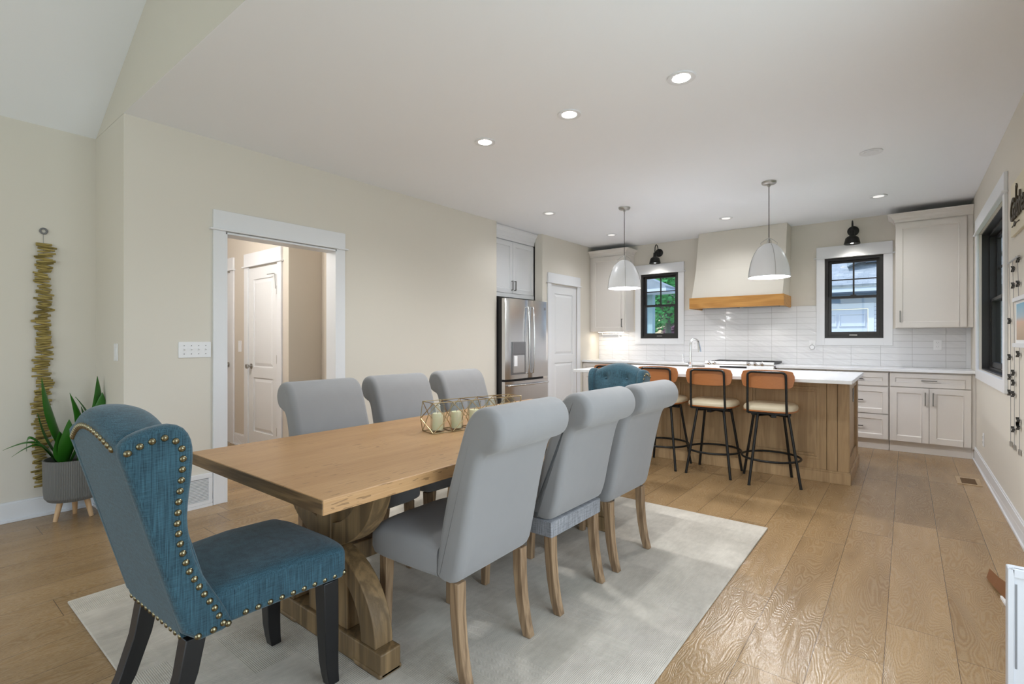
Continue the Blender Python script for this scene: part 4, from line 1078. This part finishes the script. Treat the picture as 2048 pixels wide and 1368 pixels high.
def stool_top(par_t, rot):
    """swivelling upper part, rotated against the base"""
    Rm = Matrix.Rotation(rot, 4, 'Z')
    def loct(w, d, z): return [(-w*.62,-d,z),(w*.62,-d,z),(w*.9,-d*.8,z),(w,-d*.35,z),(w,d*.45,z),(w*.8,d*.92,z),(w*.55,d,z),(-w*.55,d,z),(-w*.8,d*.92,z),(-w,d*.45,z),(-w,-d*.35,z),(-w*.9,-d*.8,z)]
    def rr(w, d, z): return [p for p in smooth_poly(loct(w, d, z), 2)]
    obj('seat_board', MB(Rm).loft([rr(.20,.195,.622),rr(.208,.203,.626),rr(.208,.203,.636)]), M['stoolwood'], par_t, smooth=40, world=False)
    obj('seat_cushion', MB(Rm).loft([rr(.206,.201,.6365),rr(.208,.203,.65),rr(.203,.198,.668),rr(.18,.175,.682),rr(.12,.115,.689),rr(.03,.03,.69)]), M['leather'], par_t, smooth=60, world=False)
    y = -.19
    pts = [(-.15,y,.612),(-.148,y-.012,.72),(-.146,y-.022,.92)]+[(-.106-.04*math.cos(a_*PI/12)*1.0, y-.024, .935+.028*math.sin(a_*PI/12)) for a_ in range(1,6)]+[(-.10,y-.025,.963)]
    pts = pts+[(-x,yy,z) for x, yy, z in reversed(pts)]
    obj('back_frame', MB(Rm).tube(pts, .0095, 10).box(-.15,.15,-.19,-.10,.606,.6215).box(-.15,.15,-.10,.16,.612,.6215), M['black'], par_t, smooth=60, world=False)
    bp = [(-.205,.885),(-.195,.845),(-.165,.826),(0,.820),(.165,.826),(.195,.845),(.205,.885),(.205,.945),(.19,.975),(0,.985),(-.19,.975),(-.205,.945)]
    bp = smooth_poly(bp, 2)
    vs = []; n = len(bp)
    for s_ in (0, .014):
        for x, z in bp: vs.append((x, y-.012+s_+.35*x*x+(-.02), z))
    m = MB(Rm)
    # strip faces so that the board bends cleanly
    order = sorted(range(n), key=lambda i: bp[i][0])
    cols = 14; Lf = []
    import bisect
    def zr(x):
        zs = []
        for i in range(n):
            (x0,z0),(x1,z1) = bp[i], bp[(i+1) % n]
            if (x0-x)*(x1-x) <= 0 and x0 != x1: zs.append(z0+(z1-z0)*(x-x0)/(x1-x0))
        return min(zs), max(zs)
    xs = [-.2045+.409*i/28 for i in range(29)]
    rings = []
    for x in xs:
        lo, hi = zr(x); yy = y-.004+.5*x*x
        rings.append([(x,yy,lo),(x,yy+.012,lo),(x,yy+.012,hi),(x,yy,hi)])
    m.loft(rings)
    obj('back_board', m, M['stoolwood'], par_t, smooth=40, bevel=.003, world=False)
G2 = 'bar stools at the island'
for k, (x, y, rb, rt, lb) in enumerate(((-.93,4.83,.33,.03,'bar stool at the right end, last before the island corner'), (-1.412,4.84,.0,.0,'bar stool second from the right end of the island'), (-1.893,4.84,-.03,-.02,'bar stool left of the two clear ones, partly behind grey and teal chairs'), (-2.385,4.84,.05,.0,'bar stool farthest left, almost hidden behind the teal chair'))):
    s_ = stool(); stool_top(s_, rt-rb); s_.location = (x,y,0); s_.rotation_euler = (0,0,rb); s_['label'] = lb

# ------------------------------------------------------------------ plant corner
px, py = -4.545, .838
t = thing('plant_pot', 'round ribbed grey plant pot on three pale wooden legs', 'plant pot', (px,py,0))
n_ = 330; prof = [(.10,.135),(.138,.141),(.155,.165),(.159,.21),(.163,.42),(.153,.42),(.148,.38),(.001,.38)]
rings = []
for i, (r_, z_) in enumerate(prof):
    rings.append([(px+(r_-(.003 if 0 < i < 5 and j % 3 == 0 else 0))*math.cos(2*PI*j/n_), py+(r_-(.003 if 0 < i < 5 and j % 3 == 0 else 0))*math.sin(2*PI*j/n_), z_) for j in range(n_)])
m = MB().loft(rings, caps=False); m.add([(px+.10*math.cos(2*PI*j/24), py+.10*math.sin(2*PI*j/24), .1351) for j in range(24)], [tuple(range(24))])
obj('bowl', m, M['pot'], t, smooth=20)
for k, a_ in enumerate((-1.47,2.9,1.0)):
    c_, s_ = math.cos(a_), math.sin(a_)
    obj('leg', MB().tube([(px+.072*c_,py+.072*s_,.136),(px+.100*c_,py+.100*s_,.0)], [.018,.013], 14), M['potleg'], t, smooth=50)
pl = thing('snake_plant', 'green snake plant with long pointed leaves in the grey pot', 'plant', (px,py,.381))
obj('soil', MB().lathe([(.001,.008),(.146,.0),(.146,-.0005),(.001,-.0005)], (px,py,.382), 24), M['soil'], pl)
def leaf(p0, p1, w0, bend, tw=0):
    p0, p1 = Vector(p0), Vector(p1); d = p1-p0; n = 12
    side = Vector((-.78,-.62,0)).cross(d).normalized() if d.length else Vector((1,0,0))
    side = (Matrix.Rotation(tw, 3, d.normalized()) @ side)
    nrm = side.cross(d).normalized(); rings = []
    for i in range(n+1):
        s_ = i/n; c_ = p0+d*s_+Vector(bend)*math.sin(PI*s_)
        wv = w0*(.45+.55*math.sin(PI*min(1, s_*1.25)/1.25 if s_ < .6 else PI*.5*(1-(s_-.6)/.4)/1.0))
        wv = w0*1.45*min(1, .5+1.4*s_)*max(.02, (1-max(0, s_-.55)/.45)**.8)
        rings.append([tuple(c_-side*wv), tuple(c_+nrm*wv*.28+nrm*.002), tuple(c_+side*wv), tuple(c_+nrm*wv*.28-nrm*.002)])
    obj('leaf', MB().loft(rings), M['leaf'], pl, smooth=50)
base = lambda a_, r_: (px+r_*math.cos(a_), py+r_*math.sin(a_), .385)
leaf(base(3.6,.05), (-4.60,.68,.975), .034, (.0,-.025,.02), .3)
leaf(base(1.2,.03), (-4.57,.82,.865), .030, (.0,.03,0), .1)
leaf(base(.8,.07), (-4.54,.965,.975), .050, (.0,.03,0), .15)
leaf(base(1.2,.09), (-4.50,.985,.86), .05, (.0,.01,0), -.4)
leaf(base(1.6,.06), (-4.57,.85,.835), .022, (0,.06,.02), .5)
leaf(base(5.0,.05), (-4.47,.75,.62), .046, (0,-.01,0), .1)
leaf(base(4.6,.05), (-4.42,.79,.70), .040, (.02,0,0), -.2)
leaf(base(5.6,.06), (-4.42,.86,.60), .038, (.02,0,.02), .6)
leaf(base(4.4,.08), (-4.55,.49,.525), .020, (0,.02,.09), 1.2)
leaf(base(4.6,.09), (-4.55,.53,.475), .017, (0,.02,.10), 1.2)
leaf(base(4.0,.07), (-4.60,.66,.74), .018, (0,-.02,.0), .6)
leaf(base(4.3,.09), (-4.55,.60,.50), .015, (0,-.05,.14), .9)
leaf(base(2.0,.06), (-4.62,.89,.76), .038, (0,.03,0), .3)

t = thing('driftwood_garland', 'long hanging garland of stacked driftwood sticks on the living room wall', 'garland', (-4.745,.71,1.9))
obj('hanging_ring', MB().tube([(-4.762, .715+.018*math.cos(a_*PI/8), 2.0+.018*math.sin(a_*PI/8)) for a_ in range(16)], .006, 8, True), M['slot'], t, smooth=60)
obj('cord', MB().tube([(-4.757,.712,1.985),(-4.745,.712,1.9),(-4.745,.70,1.2),(-4.745,.705,.25)], .0015, 5), M['slot'], t)
rnd = random.Random(3); stk = []
for k in range(98):
    z = 1.905-k*.01735; cy = .712+.006*math.sin(k*.35)-.01*(k/98); L = rnd.uniform(.032,.052)*(1 if k > 1 else 1.15)
    a_ = rnd.uniform(-.22,.22); b_ = rnd.uniform(-.35,.35); off = rnd.uniform(-.012,.012); r_ = rnd.uniform(.008,.012)
    x_ = -4.742+rnd.uniform(-.004,.012)
    dx = min(.018, L*math.sin(abs(b_)))*(1 if b_ > 0 else -1)
    p_ = [(x_-dx, cy+off-L*math.cos(b_), z-L*math.sin(a_)), (x_, cy+off, z+rnd.uniform(-.002,.002)), (x_+dx, cy+off+L*math.cos(b_), z+L*math.sin(a_))]
    obj('stick', MB().tube(p_, [r_*.8, r_, r_*.7], 6), M['drift'], t, smooth=60)

# ------------------------------------------------------------------ right wall decor
Mw = face_nx(XR)
t = thing('wall_sign', 'cream wooden sign with dark raised script on the right wall', 'sign', (XR,4.30,1.91))
obj('board', MB(Mw).box(3.95, 4.64, 1.91, 2.25, .001, .018), plain('cream_sign_board', srgb(222,214,192), .7), t, bevel=.002)
def text_obj(s, size, Mx, par, ext=.004, shear=.25, name='lettering'):
    cu = bpy.data.curves.new(name, 'FONT'); cu.body = s; cu.size = size; cu.extrude = ext; cu.shear = shear; cu.offset = .003
    o = bpy.data.objects.new(name, cu); C.objects.link(o)
    dg = bpy.context.evaluated_depsgraph_get(); me = bpy.data.meshes.new_from_object(o.evaluated_get(dg))
    m = MB(Mx); m.add([tuple(v.co) for v in me.vertices], [tuple(p.vertices) for p in me.polygons])
    bpy.data.objects.remove(o); r = obj(name, m, M['sign'], par); return r
M['sign'] = plain('dark_brown_letters', srgb(62,54,40), .6)
# reading direction on a wall facing -X runs towards -Y
text_obj('Gather', .20, Matrix(((0,0,-1,XR-.026),(-1,0,0,4.60),(0,1,0,2.00),(0,0,0,1))), t)
sprig = MB(Mw).tube([(4.56,1.965,.022),(4.45,1.972,.022),(4.30,1.965,.022)], .003, 6).prism([(4.50,1.97),(4.465,1.987),(4.41,1.972),(4.465,1.955)], .019, .025, 'z').tube([(4.40,2.06,.022),(4.40,2.20,.022)], .006, 6).prism([(4.42,2.18),(4.40,2.215),(4.37,2.19),(4.39,2.17)], .019, .025, 'z')
obj('sprig_ornament', sprig, M['sign'], t)

t = thing('photo_hanger', 'string photo hanger with black clips on a short metal rod', 'photo hanger', (XR-.02,4.55,.5))
obj('rod', MB(Mw).tube([(4.74,1.75,.02),(4.33,1.75,.02)], .006, 8), M['nickel'], t)
ys = (4.73, 4.585, 4.40); zb = (.53,.53,.53)
rnd = random.Random(5)
clipz = ((1.363,1.118,.983,.877),(1.70,1.592,1.019,.954,.879,.648),(1.587,1.74,1.146,.73,.69))
for y_, z_, cz in zip(ys, zb, clipz):
    obj('string', MB(Mw).tube([(y_,1.75,.016),(y_+.006,1.3,.008),(y_,z_+.02,.008)], .0014, 5), M['slot'], t)
    obj('weight', MB(Mw).box(y_-.018, y_+.018, z_-.012, z_+.02, .002, .012), M['nickel'], t)
    for c_ in cz:
        cm = MB(Mw)
        for sg in (-1, 1):
            cm.prism([(y_-.016,c_+sg*.001),(y_+.012,c_+sg*.006),(y_+.03,c_+sg*.017),(y_+.026,c_+sg*.02),(y_+.006,c_+sg*.010),(y_-.016,c_+sg*.005)], .006, .022, 'z')
        cm.tube([(y_+.008+.007*math.cos(q*PI/4), c_+.007*math.sin(q*PI/4), .014) for q in range(8)], .003, 5, True)
        obj('clip', cm, M['black'], t)
t = thing('hanging_print', 'beach sunset print held in white wooden rails on the right wall', 'picture', (XR,4.04,1.19))
a = N('sunset_print', .6); g = a.n('ShaderNodeNewGeometry'); sp = a.n('ShaderNodeSeparateXYZ'); a.l(g.outputs['Position'], sp.inputs[0])
hz = a.math('DIVIDE', a.math('SUBTRACT', sp.outputs[2], 1.22), .26)
a.color(a.ramp(a.math('ADD', hz, a.math('MULTIPLY', a.noise(a.pos(True), 18, 3), .08)), [(0,srgb(170,145,118)),(.35,srgb(196,172,146)),(.5,srgb(212,178,156)),(.62,srgb(172,190,200)),(1,srgb(112,176,206))])); M['print'] = a.m
obj('print_sheet', MB(Mw).box(3.78,4.30,1.20,1.485,.034,.036), M['white_paper'], t)
obj('picture', MB(Mw).box(3.82,4.27,1.235,1.45,.0365,.0375), M['print'], t)
obj('top_rail', MB(Mw).box(3.75,4.325,1.465,1.49,.0376,.05).box(3.75,4.325,1.465,1.49,.0235,.0335), M['trim'], t, bevel=.002)
obj('bottom_rail', MB(Mw).box(3.75,4.325,1.19,1.215,.0376,.05).box(3.75,4.325,1.19,1.215,.0235,.0335), M['trim'], t, bevel=.002)

# white panelled piece at the right edge
M['panelw'] = plain('soft_white_panel_paint', srgb(196,197,201), .5)
t = thing('white_panel', 'white grooved panel standing at the lower right edge of the picture', 'panel', (.38,2.0,0))
Mp = face_ny(2.0)
obj('board', MB(Mp).box(.226,.555,.0,.585,-.03,0), M['panelw'], t, bevel=.004)
obj('frame_rails', MB(Mp).box(.226,.238,0,.585,0,.008).box(.238,.555,.56,.585,0,.008), M['panelw'], t, bevel=.002)
obj('groove', MB(Mp).box(.243,.247,.30,.54,.0002,.0015), M['slot'], t)
o = obj('dried_leaf', MB().loft([[(.325,3.55,.005),(.34,3.58,.045),(.35,3.56,.01)],[(.34,3.42,.01),(.36,3.45,.055),(.38,3.43,.008)],[(.37,3.27,.012),(.395,3.30,.07),(.42,3.28,.005)]]), M['brown'], None)
tag(o, 'crumpled brown dried leaf on the floor left of the white panel', 'leaf')
o = obj('paper_strip', MB().prism([(.352,3.32),(.366,3.33),(.392,3.08),(.376,3.07)], .0005, .012, 'z'), M['white_paper'], None)
tag(o, 'narrow white paper strip lying on the floor by the white panel', 'paper')

# ------------------------------------------------------------------ outside
struct('ground', MB().box(-60,40,7.68,60,-.35,-.25), M['grass'])
struct('ground', MB().box(-60,40,-60,-4.75,-.35,-.25).box(.74,40,-4.75,7.67,-.35,-.25), M['grass'])
struct('ground', MB().box(-7,6,9,20.3,-.249,-.23), M['drive'])
t = thing('garage', 'pale blue garage with shingle roof outside the right window', 'garage', (-1,24,-.25))
gy = 20.5
obj('wall', holes_wall(MB(face_ny(gy)), -7, 5.5, -.2, 2.9, -.2, 0, [(-6.0,-1.0,-.2,2.3)]), M['siding'], t)
obj('side_wall', MB().box(-7,-6.8,gy+.2,28,-.2,2.9).box(5.3,5.5,gy+.2,28,-.2,2.9), M['siding'], t)
gd = MB().box(-5.98,-1.02,gy+.08,gy+.12,-.2,2.28)
for r_ in range(4):
    for c_ in range(6):
        x0 = -5.93+c_*.82; z0 = -.13+r_*.61
        gd.box(x0,x0+.75,gy+.03,gy+.08,z0,z0+.03).box(x0,x0+.75,gy+.03,gy+.08,z0+.40,z0+.43).box(x0,x0+.03,gy+.03,gy+.08,z0+.03,z0+.40).box(x0+.72,x0+.75,gy+.03,gy+.08,z0+.03,z0+.40)
obj('garage_door', gd, M['garagedoor'], t)
obj('door_trim', MB().box(-1.0,-.84,gy-.03,gy-.001,-.2,2.48).box(-6.2,-1.0,gy-.03,gy-.001,2.3,2.48), M['whiteout'], t)
obj('fascia', MB().box(-7.6,6,gy-.62,gy-.58,2.83,2.98), M['whiteout'], t)
obj('shaded_wall_top', MB().box(-7,5.5,gy-.06,gy-.031,2.485,2.799), plain('eave_shade_blue', srgb(112,138,164), .6), t)  # eave's shade on the wall top, put into this strip's colour
obj('soffit', MB().box(-7.6,6,gy-.58,gy,2.80,2.829), plain('shaded_soffit_blue', srgb(96,118,142), .6), t)  # soffit colour darkened to carry the shade under the eave
obj('roof', MB().prism([(gy-.66,2.98),(26,6.6),(26,6.75),(gy-.70,3.06)], -7.7, 6.1, 'x'), M['shingle'], t)
obj('side_gable', MB().prism([(-1.1,3.9),(1.6,5.4),(4.3,3.9)], 20.9, 24.5, 'y'), M['siding'], t)
obj('gable_roof', MB().prism([(-1.6,3.75),(1.6,5.55),(4.8,3.75),(4.8,3.9),(1.6,5.72),(-1.6,3.9)], 20.6, 25, 'y'), M['shingle'], t)

t = thing('porch', 'blue brick house corner with a shingled eave outside the left window', 'house', (-6.6,13.2,-.25))
obj('brick_wall', MB().box(-9.0,-5.36,12.6,12.8,-.2,3.0), M['brick'], t)
obj('corner_post', MB().box(-5.34,-5.20,12.5,12.68,-.2,2.45), plain('pale_teal_post', srgb(150,186,196), .6), t)
obj('eave', MB().prism([(-8.2,2.47),(-4.66,2.52),(-4.66,2.58),(-8.2,4.3)], 12.0, 12.7, 'y'), M['shingle'], t)
obj('fascia_board', MB().prism([(-8.2,2.36),(-4.63,2.43),(-4.63,2.519),(-8.2,2.469)], 11.97, 12.7, 'y'), M['whiteout'], t)

def tree(name, label, cat, x, y, h, r, zc, nleaf, mat, trunk=.13, seed=1, sz=.12):
    t = thing(name, label, cat, (x,y,-.25)); rn = random.Random(seed)
    tr = MB().tube([(x,y,-.25),(x+.03,y,zc*.6),(x,y,zc+.3)], [trunk*1.15,trunk,trunk*.5], 10)
    for k in range(7):
        a_ = k*2.4; tr.tube([(x,y,zc-.3+k*.12),(x+r*.7*math.cos(a_),y+r*.7*math.sin(a_),zc+.3+k*.25)], [trunk*.4,trunk*.1], 6)
    obj('trunk', tr, M['bark'], t, smooth=60)
    m = MB()
    for _ in range(nleaf):
        while True:
            p = Vector((rn.uniform(-1,1), rn.uniform(-1,1), rn.uniform(-1,1)))
            if .3 < p.length < 1: break
        c = Vector((x+p.x*r, y+p.y*r, zc+.5*h+p.z*h*.55))
        q = Vector((rn.uniform(-1,1), rn.uniform(-1,1), rn.uniform(-.4,1))).to_track_quat('Z','Y').to_matrix()
        s = sz*rn.uniform(.7,1.3)
        vs = [(-s,0,0),(-.3*s,.5*s,.1*s),(.4*s,.35*s,.05*s),(s,0,-.1*s),(.4*s,-.35*s,.05*s),(-.3*s,-.5*s,.1*s)]
        m.add([tuple(c+q @ Vector(v_)) for v_ in vs], [(0,1,2,3),(0,3,4,5)])
    f_ = obj('foliage', m, mat, t)
    f_['kind'] = 'stuff'
tree('maple_tree', 'leafy green tree standing outside the left window', 'tree', -6.75, 17.6, 4.0, 1.95, 2.0, 5200, M['foliage'], .13, 1, .095)
tree('maple_tree', 'leafy green tree farther off behind the left window tree', 'tree', -10.6, 24.5, 5.5, 2.4, 1.8, 2500, M['foliage'], .14, 2, .12)
tree('purple_shrub', 'purple-leaved shrub low outside the left window', 'shrub', -7.85, 21.3, .9, .6, .95, 1100, M['purple'], .04, 3, .07)
tree('background_tree', 'large green tree beyond the garage and the porch', 'tree', -17, 36, 9, 6, 2.0, 3000, M['foliage'], .2, 4, .4)
